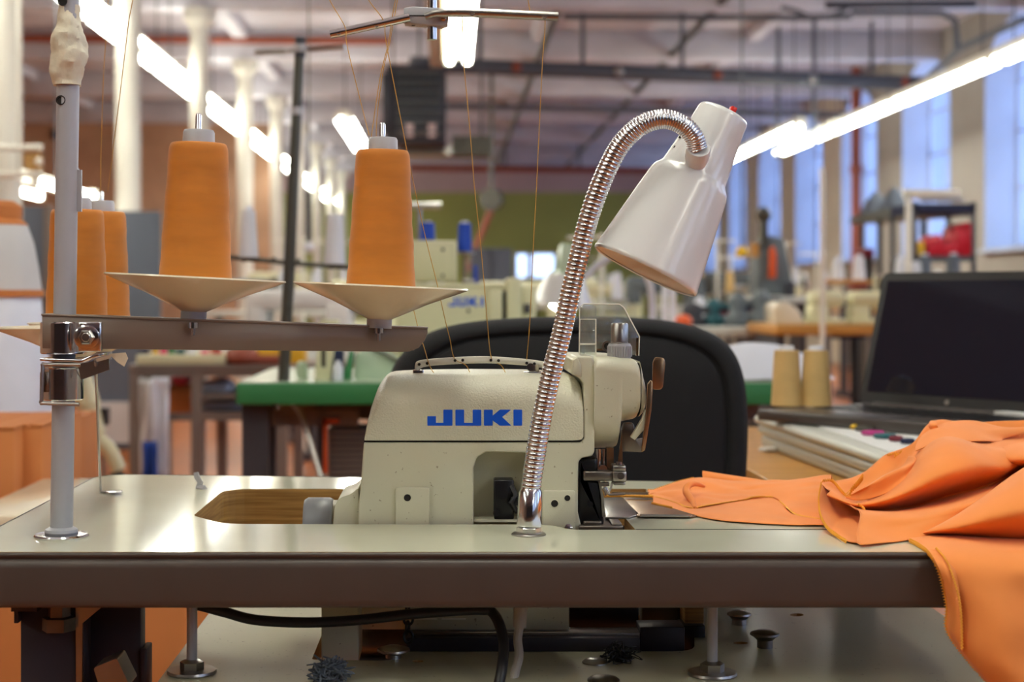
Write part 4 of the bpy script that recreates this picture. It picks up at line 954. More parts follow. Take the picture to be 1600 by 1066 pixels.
# left open mouth of the roll: hem and inner fold
sheet([[(1283, 756, 1.43), (1300, 771, 1.42), (1320, 782, 1.40), (1352, 792, 1.40)], [(1279, 780, 1.37), (1298, 792, 1.385), (1322, 799, 1.39), (1354, 800, 1.39)],
       [(1282, 806, 1.315), (1300, 812, 1.345), (1322, 818, 1.35), (1354, 820, 1.35)], [(1293, 826, 1.285), (1310, 832, 1.30), (1328, 836, 1.305), (1352, 836, 1.30)], [(1304, 837), (1316, 843), (1328, 848), (1345, 850)]], 'roll_mouth', .0008, 30, 14)
seam(spline([P(1283, 756, 1.428), P(1279, 780, 1.368), P(1282, 806, 1.313), P(1293, 826, 1.283), T(1308, 838, ZT+.003), T(1322, 847, ZT+.002)], 6), .0011)
sheet([[(1345, 768, 1.40), (1375, 748, 1.42), (1410, 728, 1.45), (1420, 712, 1.47)], [(1352, 762, 1.37), (1384, 744, 1.38), (1424, 726, 1.41), (1432, 716, 1.44)], [(1320, 778, 1.385), (1346, 782, 1.37), (1390, 768, 1.375), (1432, 742, 1.385)]], 'inner_fold', .0008, 30, 16)
seam(spline([P(1348, 746, 1.39), P(1340, 756, 1.375), P(1330, 767, 1.37), P(1324, 777, 1.368)], 6), .0024)
seam(spline([P(1285, 752, 1.45), P(1300, 752, 1.44), P(1312, 765, 1.42), P(1322, 776, 1.40)], 6), .0011)
seam(spline([P(1340, 788, 1.345), P(1349, 795, 1.34), P(1353, 806, 1.30)], 6), .0010)
seam(spline([P(1386, 712, 1.51), P(1400, 709, 1.505), P(1398, 714, 1.50), P(1408, 706, 1.50)], 6), .0010)
# upper ripples at the back right
sheet([[(1440, 680, 1.52), (1470, 662, 1.53), (1520, 657, 1.54), (1570, 668, 1.54), (1640, 665, 1.55)], [(1432, 694, 1.49), (1462, 676, 1.49), (1500, 672, 1.49), (1540, 676, 1.50), (1575, 684, 1.52)], [(1430, 706, 1.46), (1460, 694, 1.45), (1500, 690, 1.45), (1540, 690, 1.47), (1565, 690, 1.50)]], 'upper_ripple', .0010, 30, 21)
sheet([[(1565, 700, 1.46), (1600, 692, 1.47), (1660, 690, 1.48)], [(1558, 712, 1.42), (1600, 705, 1.41), (1660, 704, 1.42)], [(1560, 722, 1.42), (1600, 720, 1.39), (1660, 720, 1.40)], [(1560, 728, 1.43), (1600, 730, 1.43), (1660, 730, 1.44)]], 'upper_ripple', .0010, 30, 22)
sheet([[(1452, 662, 1.54), (1455, 658, 1.535), (1464, 658, 1.53)], [(1451, 668, 1.53), (1454, 664, 1.52), (1464, 664, 1.51)], [(1453, 674, 1.53), (1458, 672, 1.515), (1468, 672, 1.51)]], 'curled_hem', .0002, 30, 23)
# C: broad smooth fold at right
gc = sheet([
    [(1432, 842, 1.285), (1480, 816, 1.33), (1530, 786, 1.36), (1580, 752, 1.40), (1660, 705, 1.45)],
    [(1436, 838, 1.272), (1485, 812, 1.29), (1536, 778, 1.30), (1588, 740, 1.33), (1660, 695, 1.36)],
    [(1440, 835, 1.262), (1494, 812, 1.258), (1546, 784, 1.25), (1600, 752, 1.255), (1660, 722, 1.27)],
    [(1444, 834, 1.262), (1500, 826, 1.24), (1552, 812, 1.222), (1605, 798, 1.215), (1660, 790, 1.215)],
    [(1450, 835), (1500, 838), (1552, 841), (1605, 843), (1660, 844)]], 'broad_fold', .0014, 18, 31)
# D: piece hanging over the front edge
gd = sheet([
    [(1395, 836), (1450, 833), (1530, 835), (1600, 836), (1680, 836)],
    [(1418, 844), (1470, 843, 1.245), (1540, 846, 1.235), (1600, 848, 1.232), (1680, 848, 1.232)],
    [(1440, 856, 1.208), (1480, 856, 1.203), (1545, 860, 1.196), (1610, 862, 1.195), (1680, 864, 1.195)],
    [(1456, 872, 1.182), (1490, 878, 1.177), (1550, 886, 1.172), (1610, 890, 1.170), (1680, 892, 1.17)],
    [(1470, 900, 1.176), (1500, 915, 1.168), (1555, 928, 1.160), (1615, 930, 1.165), (1680, 935, 1.17)],
    [(1480, 945, 1.178), (1505, 962, 1.165), (1560, 978, 1.150), (1620, 980, 1.155), (1680, 985, 1.165)],
    [(1481, 985, 1.176), (1508, 1010, 1.160), (1565, 1028, 1.145), (1625, 1030, 1.15), (1680, 1030, 1.16)],
    [(1512, 1030, 1.172), (1540, 1055, 1.155), (1590, 1068, 1.142), (1640, 1070, 1.145), (1690, 1070, 1.15)],
    [(1560, 1085, 1.170), (1585, 1105, 1.155), (1620, 1115, 1.142), (1660, 1120, 1.145), (1700, 1120, 1.15)]], 'hanging_panel', .0010, 14, 41)
seam([p+Vector((-.0004, -.0003, 0)) for p in [r[0] for r in gd][8:]], .0013)
# turned back hem strip along its left edge
sheet([[(1447, 858, 1.200), (1462, 858, 1.196), (1475, 858, 1.197)], [(1462, 880, 1.172), (1478, 885, 1.168), (1492, 892, 1.170)], [(1477, 915, 1.166), (1490, 925, 1.162), (1500, 932, 1.162)], [(1483, 950, 1.168), (1494, 958, 1.160), (1502, 966, 1.158)],
       [(1483, 982, 1.168), (1493, 990, 1.160), (1502, 1000, 1.156)], [(1492, 1000, 1.168), (1498, 1008, 1.162), (1503, 1018, 1.158)]], 'turned_hem', .0004, 40, 44, m='fabric')
seam(spline([P(1462, 857, 1.194), P(1480, 880, 1.170), P(1493, 915, 1.160), P(1501, 955, 1.155), P(1503, 1015, 1.152)], 7), .0006)

# ================================================================ black chair
def cushion(outline, cen, Yf, Yb, rings, name, m, parent, inset_scale):
    secs = []
    for f, y in rings:
        secs.append([Vector((cen[0]+(p.x-cen[0])*f, y, cen[1]+(p.z-cen[1])*f)) for p in outline])
    return MB().loft(secs).build(name, M[m], parent, ang=180)
YC = 2.0
ol = [(583, 760), (590, 680), (597, 630), (604, 598), (618, 566), (640, 540), (670, 521), (712, 508), (770, 500), (850, 496), (930, 495), (1000, 497), (1055, 503), (1100, 514), (1135, 532), (1158, 560), (1170, 600), (1174, 650), (1174, 700), (1170, 760), (1158, 830), (1120, 872), (1040, 885), (850, 888), (700, 884), (630, 872), (596, 835)]
op = [P(x, y, YC) for x, y in ol]; op = spline(op+[op[0]], 4)[:-1]
cen = (P(878, 0, YC).x, P(0, 690, YC).z)
chair = thing('office_chair', 'black fabric office chair standing behind the sewing machine', 'chair', (cen[0], 1.95, 0))
rings = [(.93, YC+.065), (.985, YC+.055), (1.0, YC+.03), (.985, YC+.006), (.95, YC-.006), (.90, YC-.010), (.878, YC-.006), (.868, YC-.001), (.858, YC-.006), (.84, YC-.010), (.6, YC-.014), (.3, YC-.016), (.02, YC-.016)]
cushion(op, cen, 0, 0, rings, 'backrest', 'blackcloth', chair, 1)
MB().tube([Vector((cen[0]+(p.x-cen[0])*.869, YC-.002, cen[1]+(p.z-cen[1])*.869)) for p in op], .0022, 6, closed=True).build('piping', M['blackcloth'], chair)
MB().prism(roundpoly([(cen[0]-.24, 1.50, .46), (cen[0]+.24, 1.50, .46), (cen[0]+.24, 1.97, .46), (cen[0]-.24, 1.97, .46)], [.08]*4, 6), (0, 0, .075)).build('seat', M['blackcloth'], chair, bevel=.02, seg=3)
MB().mm((cen[0]-.03, 2.06, .46), (cen[0]+.03, 2.075, .75)).mm((cen[0]-.03, 1.8, .445), (cen[0]+.03, 2.07, .46)).build('back_bracket', M['blackplastic'], chair)
MB().cyl((cen[0], 1.75, .10), (cen[0], 1.75, .46), .025, 20).build('gas_post', M['blackplastic'], chair)
for k in range(5):
    a = 2*PI*k/5+.3; e_ = Vector((cen[0]+.27*math.cos(a), 1.75+.27*math.sin(a), .075))
    lg = MB().tube([(cen[0], 1.75, .12), e_], [.025, .016], 8).build('base_leg', M['blackplastic'], chair)
    MB().lathe([(.02, -.02), (.027, -.01), (.027, .01), (.02, .02)], e_-Vector((0, 0, .047)), (math.sin(a), -math.cos(a), 0), 16).build('caster', M['blackplastic'], lg)

# ================================================================ right desk with stack, laptop, cones
ZD = HC-.252
desk = thing('wooden_desk', 'orange wood desk behind the right end of the sewing table', 'desk', (1.1, 2.3, 0))
MB().mm((.43, 1.98, ZD-.03), (1.9, 3.0, ZD)).build('desk_top', M['wood'], desk, bevel=.002)
for x, y in ((.47, 2.04), (1.85, 2.04), (.47, 2.95), (1.85, 2.95)): MB().mm((x-.02, y-.02, 0), (x+.02, y+.02, ZD-.03)).build('leg', M['darkleg'], desk)
ZS = HC-.199
sa = math.radians(2.8)
def stk(z0, z1, x0, nm, label, mtl, y0=1.86, y1=2.62, ch=0.006):
    m = Matrix.Rotation(sa, 4, 'Z'); p0 = Vector((.50, 2.62, 0))
    pts = [(x0, y0-2.62), (1.2, y0-2.62), (1.2, y1-2.62), (x0, y1-2.62)]
    return tag(MB().prism([p0+Vector((m @ Vector((a, b, 0))).xy.to_3d())+Vector((0, 0, z0)) for a, b in pts], (0, 0, z1-z0)).build(nm, M[mtl], bevel=ch, seg=2), label, 'board', 'white panels stacked under the laptop')
stk(ZD, ZD+.020, .012, 'white_board', 'lowest white panel of the stack under the laptop', 'greypaint')
stk(ZD+.0205, ZD+.037, .006, 'white_board', 'middle white panel of the stack under the laptop', 'greypaint')
stk(ZD+.0375, ZS-.0015, 0, 'white_board', 'top white panel of the stack under the laptop', 'greypaint')
tag(MB().mm((.55, 2.0, ZS-.001), (1.0, 2.6, ZS+.0005)).build('paper_sheet', M['white']), 'white paper sheet lying under the markers in front of the laptop', 'paper')
HL = P(1343, 624, 2.6); uu = Vector((.554, -.832, 0)).normalized(); nn = Vector((.832, .554, 0)); ZB2 = ZS+.001
HL.z = ZB2+.020
lap = thing('laptop', 'open black laptop with a dark glossy screen on the white panels', 'laptop', HL-Vector((0, 0, .02)))
def lp_(a, b, z): return HL+uu*a+nn*b+Vector((0, 0, z))
W = .385
MB().prism([lp_(-.002, 0.012, -.020), lp_(W, .012, -.020), lp_(W, -.228, -.020), lp_(-.002, -.228, -.020)], (0, 0, .017)).build('base', M['laptop'], lap, bevel=.003)
kbm = MB()
for r in range(5):
    for k in range(14): 
        c_ = lp_(.03+k*.0235, -.035-r*.021, -.0025); kbm.box(c_, (.018, .016, .0015), rz=math.atan2(uu.y, uu.x))
k_ = kbm.build('keyboard', M['blackplastic'], lap); k_['kind'] = 'stuff'
MB().prism([lp_(.13, -.16, -.0028), lp_(.24, -.16, -.0028), lp_(.24, -.22, -.0028), lp_(.13, -.22, -.0028)], (0, 0, .0008)).build('touchpad', M['darkleg'], lap)
su = (Vector((0, 0, 1))*math.cos(.27)+nn*math.sin(.27)); H = .218
def sp(a, h, d=0): return HL+uu*a+su*h+su.cross(uu).normalized()*d
nrmd = su.cross(uu).normalized()
sg = 1 if nrmd.dot(Vector((0, -1, 0))) > 0 else -1
def sq(a0, a1, h0, h1, d0, d1, nm, m, r=.008, par=None):
    pts = roundpoly([sp(a0, h0, d0*sg), sp(a1, h0, d0*sg), sp(a1, h1, d0*sg), sp(a0, h1, d0*sg)], [r*.3, r*.3, r, r], 5)
    return MB().prism(pts, nrmd*sg*(d1-d0)).build(nm, M[m], par or lap)
sq(0, W, 0, H, -.008, 0, 'lid', 'blackplastic', .012)
sq(.012, W-.012, .018, H-.014, 0, .0006, 'screen', 'lcd', .001)
MB().lathe([(.0045, 0), (.0045, .0003), (0, .0003)], sp(W*.5-.02, .009, .0004*sg), nrmd*sg, 20).build('lid_emblem', M['steel'], lap)
MB().cyl(sp(.03, 0, 0)-Vector((0, 0, .004)), sp(W-.03, 0, 0)-Vector((0, 0, .004)), .006, 12).build('hinge', M['laptop'], lap)
def small_cone(nm, label, loc, h, rb, rt, m, group, cat='thread cone', core=True):
    t = thing(nm, label, cat, loc, group)
    MB().lathe([(rb*.8, 0), (rb, .0), (rt, h), (rt*.6, h+.0005)], seg=28).build('thread_winding', M[m], t, world=False, ang=50)
    if core: MB().lathe([(rt*.62, h*.99), (rt*.58, h*1.09), (rt*.3, h*1.09)], seg=20).build('plastic_core', M['whitecloth'], t, world=False)
    return t
c1 = P(1229, 637, 2.56); c1.z = ZB2+.017
t = small_cone('thread_cone', 'left of the two tan thread cones beside the laptop', c1, .088, .0245, .0195, 'tan_thread', 'tan thread cones')
t2 = clone(t, c1+Vector((.047, .0, 0)), 'right of the two tan thread cones beside the laptop')
# markers and clips on the sheet
for i, (x, y, m, l, a) in enumerate([(1318, 659, 'pink2', 'bright pink clip farthest left on the paper by the laptop', .2), (1336, 664, 'pink2', 'pink clip right of the bright pink one', -.3), (1343, 667, 'yellow', 'yellow clip on the paper by the laptop', .4), (1352, 670, 'olive', 'dark olive clip on the paper behind the magenta one', .1),
                                     (1364, 677, 'magenta', 'magenta clip on the paper by the laptop', -.1), (1383, 682, 'teal', 'dark teal clip on the paper by the laptop', -.1), (1400, 686, 'maroon', 'small dark red clip nearest the orange fabric', .1), (1418, 690, 'navycloth', 'small navy clip beside the orange fabric heap', .1)]):
    q = T(x, y+4, ZS+.001); r_ = .013 if i < 6 else .008
    tag(MB().lathe([(.001, -r_*1.25), (.0035, -r_), (.0042, 0), (.0035, r_), (.001, r_*1.25)], q+Vector((0, 0, .004)), (math.cos(a), math.sin(a), 0), 10).build('sewing_clip', M[m]), l, 'clip', 'coloured clips on the paper')
q = T(1590, 668, ZS+.001)
for k in range(5): tag(MB().box((q.x+.03, q.y, ZS+.006+k*.004), (.10, .07, .003), rz=.1+.05*k).build('paper_pad', M['white']), 'loose white paper pad at the right picture edge, number %s from below' % ['lowest', 'second', 'third', 'fourth', 'topmost'][k], 'paper', 'paper pads at the right edge')
tag(MB().box(T(1205, 706, ZD)+Vector((0, 0, .004)), (.035, .02, .006), rz=.4).build('paper_scrap', M['white'], bevel=.001), 'small white folded scrap on the wooden desk', 'paper')

# ================================================================ green table with second machine
ZG = HC-.186
gt = thing('green_edged_table', 'pale topped sewing table with a bright green edge band behind the chair', 'table', (.17, 3.6, 0))
MB().mm((-.43, 3.305, ZG-.045), (.78, 3.95, ZG)).build('table_top', M['greentop'], gt)
MB().mm((-.437, 3.297, ZG-.046), (.787, 3.306, ZG-.001)).mm((-.437, 3.30, ZG-.046), (-.43, 3.95, ZG-.001)).mm((.78, 3.30, ZG-.046), (.787, 3.95, ZG-.001)).build('edge_band', M['greenedge'], gt, bevel=.003)
for x0, x1, y in ((378, 419, 3.36), (420, 431, 3.5)): MB().mm((P(x0, 0, y).x, y, .04), (P(x1, 0, y).x, y+.02, ZG-.045)).build('leg', M['darkleg'], gt)
for x0, x1, y in ((495, 508, 3.45),): MB().mm((P(x0, 0, y).x, y, .3), (P(x1, 0, y).x, y+.03, ZG-.045)).build('motor_hanger', M['darkleg'], gt)
MB().mm((.68, 3.36, .04), (.735, 3.38, ZG-.045)).build('leg', M['darkleg'], gt)
MB().mm((-.43, 3.33, 0), (-.37, 3.9, .04)).mm((.68, 3.33, 0), (.74, 3.9, .04)).build('foot_rail', M['darkleg'], gt)
MB().mm((-.38, 3.6, ZG-.10), (.7, 3.64, ZG-.045)).mm(P(425, 666, 3.45), P(560, 640, 3.45)+Vector((0, .02, 0))).build('under_rail', M['rack'], gt)
mt = thing('clutch_motor', 'dark ribbed motor slung under the green edged table', 'motor', P(560, 745, 3.45))
for k in range(9):
    y0 = 672+k*9; MB().mm(P(511, y0+5.5, 3.45), P(620, y0, 3.45)+Vector((0, .16, 0))).build('cooling_fin', M['rack'], mt, bevel=.001, seg=1)
MB().mm(P(515, 755, 3.46), P(616, 670, 3.46)+Vector((0, .14, 0))).build('motor_core', M['darkleg'], mt)
MB().cyl(P(555, 700, 3.53)+Vector((0, 0, .16)), P(600, 700, 3.53)+Vector((0, 0, .16)), .05, 20).build('motor_head', M['olive'], mt)
tag(MB().tube(spline([P(455, 628, 3.42), P(470, 645, 3.4), P(482, 680, 3.38), P(494, 720, 3.36), P(505, 755, 3.34), P(520, 800, 3.33)]), .007, 8).build('grey_cable', M['steel']), 'grey cable drooping below the green edged table', 'cable')
MB().mm(P(505, 740, 3.44), P(512, 656, 3.44)+Vector((0, .01, 0))).mm(P(505, 662, 3.44), P(530, 655, 3.44)+Vector((0, .01, 0))).build('tmp', M['orange'])
bpy.data.objects['tmp'].name = 'orange_bracket'; tag(bpy.data.objects['orange_bracket'], 'orange painted bracket beside the dark motor', 'bracket')
# machine two
YG2 = 3.62
m2 = thing('sewing_machine', 'cream overlock machine on the green edged table, blurred behind the right front cone', 'sewing machine', (P(730, 0, YG2).x, YG2+.06, ZG))
def part2(x0, y0, x1, y1, Y, D, nm, m='cream_bg', bev=.006): MB().mm(P(x0, y1, Y), P(x1, y0, Y)+Vector((0, D, 0))).build(nm, M[m], m2, bevel=bev)
part2(620, 450, 762, 575, YG2, .12, 'body_casting'); part2(625, 443, 790, 452, YG2, .13, 'top_cover', bev=.004)
part2(762, 452, 785, 575, YG2-.01, .12, 'head_column'); part2(784, 455, 792, 505, YG2+.02, .1, 'head_gap', 'darkleg', .001); part2(792, 434, 815, 575, YG2-.01, .12, 'needle_head'); part2(815, 446, 838, 505, YG2, .1, 'side_cover'); part2(600, 560, 845, 586, YG2, .14, 'bed')
part2(818, 475, 829, 490, YG2-.004, .01, 'latch', 'darkleg', .001); part2(722, 436, 742, 443, YG2+.02, .04, 'tension_post', 'steel', .002); part2(740, 415, 746, 443, YG2+.03, .01, 'thread_post', 'bluethread', .001)
x = 702
def seg_letters():
    h0, h1 = 479, 464
    def B(pts): MB().prism([P(a, b, YG2-.001) for a, b in pts], (0, .001, 0)).build('letter', M['blue'], m2)
    B([(701, 474), (705, 474), (705, 476), (709, 476), (709, 464), (713, 464), (713, 479), (701, 479)])
    B([(716, 464), (720, 464), (720, 476), (725, 476), (725, 464), (729, 464), (729, 479), (716, 479)])
    B([(732, 464), (736, 464), (736, 470), (741, 464), (747, 464), (741, 471), (748, 479), (742, 479), (736, 474), (736, 479), (732, 479)])
    B([(751, 464), (756, 464), (756, 479), (751, 479)])
seg_letters()
MB().cyl(P(732, 486, YG2), P(732, 486, YG2-.004), .004, 10).build('oil_plug', M['olive'], m2)
cb = thing('control_box', 'cream electrical box with two screws standing behind the second machine', 'control box', P(670, 586, 3.85))
MB().mm(P(600, 441, 3.85), P(714, 376, 3.85)+Vector((0, .12, 0))).build('case', M['cream_bg'], cb, bevel=.005)
MB().mm(P(645, 438, 3.848), P(700, 388, 3.848)+Vector((0, .002, 0))).build('front_plate', M['cream_bg'], cb, bevel=.0008)
for x, y in ((692, 390), (692, 431)): MB().cyl(P(x, y, 3.848), P(x, y, 3.843), .004, 12).build('screw', M['olive'], cb)
MB().mm((P(655, 0, 3.9).x, 3.9, ZG), (P(668, 0, 3.9).x, 3.93, P(0, 440, 3.9).z)).build('support_post', M['rack'], cb)
small_cone('thread_cone', 'blue thread cone standing on the cream electrical box', P(668, 375, 3.9), .042, .019, .017, 'bluethread', 'blue thread cones')
c_ = small_cone('thread_cone', 'blue thread cone right of the cream electrical box', P(726, 393, 3.9), .068, .0175, .0155, 'bluethread', 'blue thread cones')
ts = thing('cone_holder', 'thin grey holder carrying the blue thread cone behind the second machine', 'holder', (P(726, 0, 3.9).x, 3.9, ZG))
MB().cyl((P(726, 0, 3.9).x, 3.9, ZG), P(726, 397, 3.9), .004, 8).build('rod', M['rack'], ts); MB().lathe([(.025, 0), (.025, .004)], P(726, 397, 3.9), seg=20).build('tray', M['steel'], ts)
tag(MB().tube([P(620, 322, 4.2), P(690, 322, 4.2)], .010, 8).tube([P(655, 322, 4.2), (P(655, 0, 4.2).x, 4.2, 0)], .006, 8).build('guide_rail', M['steel']), 'pale horizontal thread rail in front of the green wall', 'rail')
# dark pole thread stand
YP2 = 3.36
ps = thing('pole_stand', 'dark pole thread stand rising from the green edged table', 'thread stand', P(443, 590, YP2))
MB().tube([P(443, 598, YP2), P(452, 420, YP2), P(469, 62, YP2)], [.0125, .0125, .0100], 16).build('pole', M['olive'], ps)
MB().cyl(P(468.5, 90, YP2), P(469.5, 58, YP2), .0115, 14).build('pole_cap', M['iron'], ps)
MB().lathe([(.013, -.008), (.015, 0), (.013, .008)], P(469, 76, YP2), seg=16).build('arm_joint', M['core'], ps)
MB().lathe([(.0115, -.008), (.0125, 0), (.0115, .008)], P(464, 174, YP2), seg=16).build('pole_joint', M['core'], ps)
MB().cyl(P(398, 82, YP2), P(445, 80, YP2), .0055, 10).cyl(P(483, 77, YP2), P(540, 73, YP2-.05), .0055, 10).cyl(P(445, 80, YP2), P(483, 77, YP2), .003, 8).build('top_arm', M['steel'], ps)
MB().tube([P(330, 396, YP2), P(360, 402, YP2), P(450, 411, YP2), P(548, 418, YP2)], .0052, 8).build('cone_arm', M['olive'], ps)
for x, y in ((381, 408), (428, 406), (466, 408), (518, 419)): MB().cyl(P(x, y-4, YP2), P(x, y+2, YP2), .0045, 8).build('arm_peg', M['olive'], ps)
small_cone('thread_cone', 'white thread cone left of the dark pole', P(389, 402, YP2), .098, .020, .0135, 'whitethread', 'white thread cones on the dark stand', core=True)
small_cone('thread_cone', 'white thread cone right of the dark pole, beside the right front orange cone', P(523, 413, YP2), .104, .0225, .017, 'whitethread', 'white thread cones on the dark stand', core=False)
pd = thing('pendant_pull', 'white ball hanging on a dark cord between the columns', 'pendant', P(483, 392, 6))
MB().cyl(P(482.5, 378, 6), P(482.5, 300, 6), .010, 8).build('cord', M['olive'], pd); MB().cyl(P(482.5, 300, 6), Vector((P(482.5, 0, 6).x, 6, ZC)), .003, 6).build('cord', M['olive'], pd)
MB().lathe([(.0, -.022), (.015, -.017), (.022, 0), (.015, .017), (0, .022)], P(483, 387, 6), seg=16, cap=False).build('ball', M['whitethread'], pd)
# small things on the green table
def onG(x, Y): return Vector((P(x, 0, Y).x, Y, ZG))
t = thing('machine_bracket', 'upright cream bracket with a slot on the green edged table', 'bracket', onG(500, 3.4))
MB().prism([P(491, 597, 3.4), P(496, 545, 3.4), P(500, 500, 3.4), P(530, 500, 3.4), P(522, 545, 3.4), P(516, 597, 3.4)], (0, .03, 0)).build('upright', M['cream_bg'], t, bevel=.002)
MB().mm(P(502, 574, 3.398), P(509, 545, 3.398)+Vector((0, .002, 0))).build('slot', M['olive'], t)
t = thing('oil_bottle', 'small pale blue bottle in front of a navy tin on the green edged table', 'bottle', onG(528, 3.38))
MB().lathe([(.009, 0), (.011, .003), (.0105, .028), (.006, .036), (.005, .042)], onG(528, 3.38), seg=18).build('bottle_body', M['whitethread'], t); MB().lathe([(.0055, .042), (.0055, .048)], onG(528, 3.38), seg=14).build('bottle_cap', M['navycloth'], t)
tag(MB().lathe([(.016, 0), (.016, .06), (.014, .063), (.0, .063)], onG(526, 3.43), seg=20).build('navy_tin', M['navycloth']), 'navy tin standing behind the pale blue bottle', 'tin')
tag(MB().lathe([(.013, 0), (.013, .03), (.006, .036)], onG(472, 3.5), seg=18).build('glass_jar', M['greentop']), 'small pale jar on the green edged table right of the dark pole', 'jar')
tag(MB().prism([P(552, 597, 3.45), P(556, 552, 3.45), P(580, 540, 3.45), P(690, 600, 3.45)], (0, .25, 0)).build('machine_cover', M['greentop'], bevel=.004), 'sloped pale grey green cover lying on the green edged table', 'cover')
tag(MB().tube([P(574, 540, 3.44), P(640, 574, 3.44), P(690, 600, 3.44)], .004, 6).build('cover_rod', M['olive']), 'olive rod running down the sloped pale cover', 'rod')
tag(MB().prism([P(533, 597, 3.42), P(546, 548, 3.42), P(553, 548, 3.42), P(549, 597, 3.42)], (0, .02, 0)).build('green_lever', M['greenedge'], bevel=.002), 'green lever beside the sloped pale cover', 'lever')
wc = []
for i in range(9):
    rr = []
    for j in range(13):
        u_, v_ = j/12, i/8
        x = .52+.30*u_; y = 3.35+.3*v_; h = .075*math.sin(PI*v_)**.6*math.sin(PI*u_)**.5+.006*noise.noise(Vector((x*30, y*30, 0)))
        rr.append(Vector((x, y, ZG+.003+max(0, h))))
    wc.append(rr)
tag(MB().grid(wc).build('white_cloth_heap', M['whitecloth'], ang=180, sub=1), 'white cloth heap on the green edged table right of the black chair', 'cloth')
# lit work lamp behind, beside the gooseneck
wl = thing('work_lamp', 'white work lamp with a lit lower rim left of the chrome gooseneck', 'lamp', P(885, 470, 4.6))
MB().lathe([(.0, .15), (.022, .15), (.028, .14), (.036, .07), (.05, .06)], P(880, 462, 4.6), (.12, 0, 1), 28).build('lamp_neck', M['greentop'], wl)
MB().lathe([(.05, .06), (.055, .05), (.085, -.02), (.088, -.03)], P(880, 462, 4.6), (.12, 0, 1), 28, cap=False).build('shade', M['shade'], wl)
MB().lathe([(.0, .0), (.03, .0), (.035, -.02), (.0, -.035)], P(880, 470, 4.58), (.12, 0, 1), 20).build('bulb', M['tube'], wl)
MB().tube(spline([P(905, 440, 4.6), P(940, 410, 4.6), P(980, 395, 4.6), P(1010, 430, 4.6), P(1020, 520, 4.6), Vector((P(1020, 0, 4.6).x, 4.6, 0))]), .010, 8).build('lamp_arm', M['whitethread'], wl)
zfl_ = lambda Y: CY+HC*F/Y-2
# ================================================================ left background
# taupe rack with things on it
YR = 5.4
zr = P(0, 575, YR).z
rk = thing('metal_rack', 'taupe metal frame rack behind the thread stand arm', 'rack', (P(300, 0, YR).x, YR+.3, 0))
xa, xb, xc = P(210, 0, YR).x, P(307, 0, YR).x, P(440, 0, YR).x
for x in (xa, xb, xc): 
    MB().mm((x-.018, YR, 0), (x+.018, YR+.036, zr)).build('upright', M['rack'], rk); MB().mm((x-.018, YR+.6, 0), (x+.018, YR+.636, zr)).build('upright', M['rack'], rk)
for py, h in ((582, .03), (652, .024)):
    z = P(0, py, YR).z
    MB().mm((xa, YR+.004, z-h/2), (xc, YR+.03, z+h/2)).build('rail', M['rack'], rk); MB().mm((xa, YR+.604, z-h/2), (xc, YR+.63, z+h/2)).build('rail', M['rack'], rk)
MB().mm((xa-.02, YR-.01, zr-.005), (xc+.02, YR+.65, zr+.01)).build('rack_top', M['rack'], rk)
z = P(0, 652, YR).z; MB().mm((xb, YR, z+.01), (xc, YR+.6, z+.016)).build('wire_shelf', M['rack'], rk)
z = P(0, 622, YR).z; MB().mm((xb, YR, z), (xc, YR+.6, z+.012)).build('wire_shelf', M['rack'], rk)
zr += .011
tag(MB().mm((P(213, 0, YR).x, YR, zr), (P(352, 0, YR).x, YR+.5, zr+.032)).build('cream_board', M['cream_bg'], bevel=.003), 'thick cream board lying on the taupe rack', 'board')
for i, (x, m, w_, h, l) in enumerate([(226, 'navycloth', .035, .02, 'dark strip at the left end of the cream board'), (243, 'yellow', .022, .035, 'yellow spool on the cream board'), (256, 'pink2', .03, .045, 'salmon pink spool on the cream board'),
                                  (268, 'greenedge', .025, .03, 'green spool on the cream board'), (282, 'teal', .04, .018, 'dark teal roll on the cream board'), (298, 'whitethread', .04, .03, 'pale spool near the middle of the cream board'), (320, 'pink2', .035, .014, 'flat pink piece on the cream board'), (338, 'red', .05, .014, 'thin red piece at the right end of the cream board')]):
    q = P(x, 0, YR+.08); tag(MB().lathe([(w_*.5, 0), (w_*.55, .002), (w_*.4, h*.3), (w_*.4, h*.8), (w_*.5, h)], (q.x, q.y, zr+.0325), seg=14).build('spool', M[m]), l, 'spool', 'bits on the cream board')
for x, m, l in ((270, 'whitecloth', 'white folded cloth at the back of the cream board'), (395, 'whitecloth', 'white paper bundle at the back of the taupe rack')):
    q = P(x, 0, YR+.4); tag(MB().box((q.x, q.y, zr+.032+.031 if x < 352 else zr+.031), (.22, .16, .06), rz=.0).build('white_bundle', M[m], bevel=.02, seg=3), l, 'cloth')
q = P(378, 562, YR+.05)
tag(MB().lathe([(.0, 0), (.05, 0), (.065, .02), (.05, .05), (.02, .065), (.0, .066)], (q.x, q.y, zr), seg=18).mm((q.x, q.y-.04, zr), (q.x+.14, q.y+.04, zr+.03)).build('red_tape_gun', M['redpipe'], bevel=.006), 'red bulky tool on the right end of the taupe rack', 'tool')
q = P(430, 560, YR+.05)
tag(MB().mm((q.x-.07, q.y, zr), (q.x+.10, q.y+.1, zr+.055)).build('yellow_box', M['yellow'], bevel=.004), 'yellow box on the taupe rack right of the red tool', 'box')
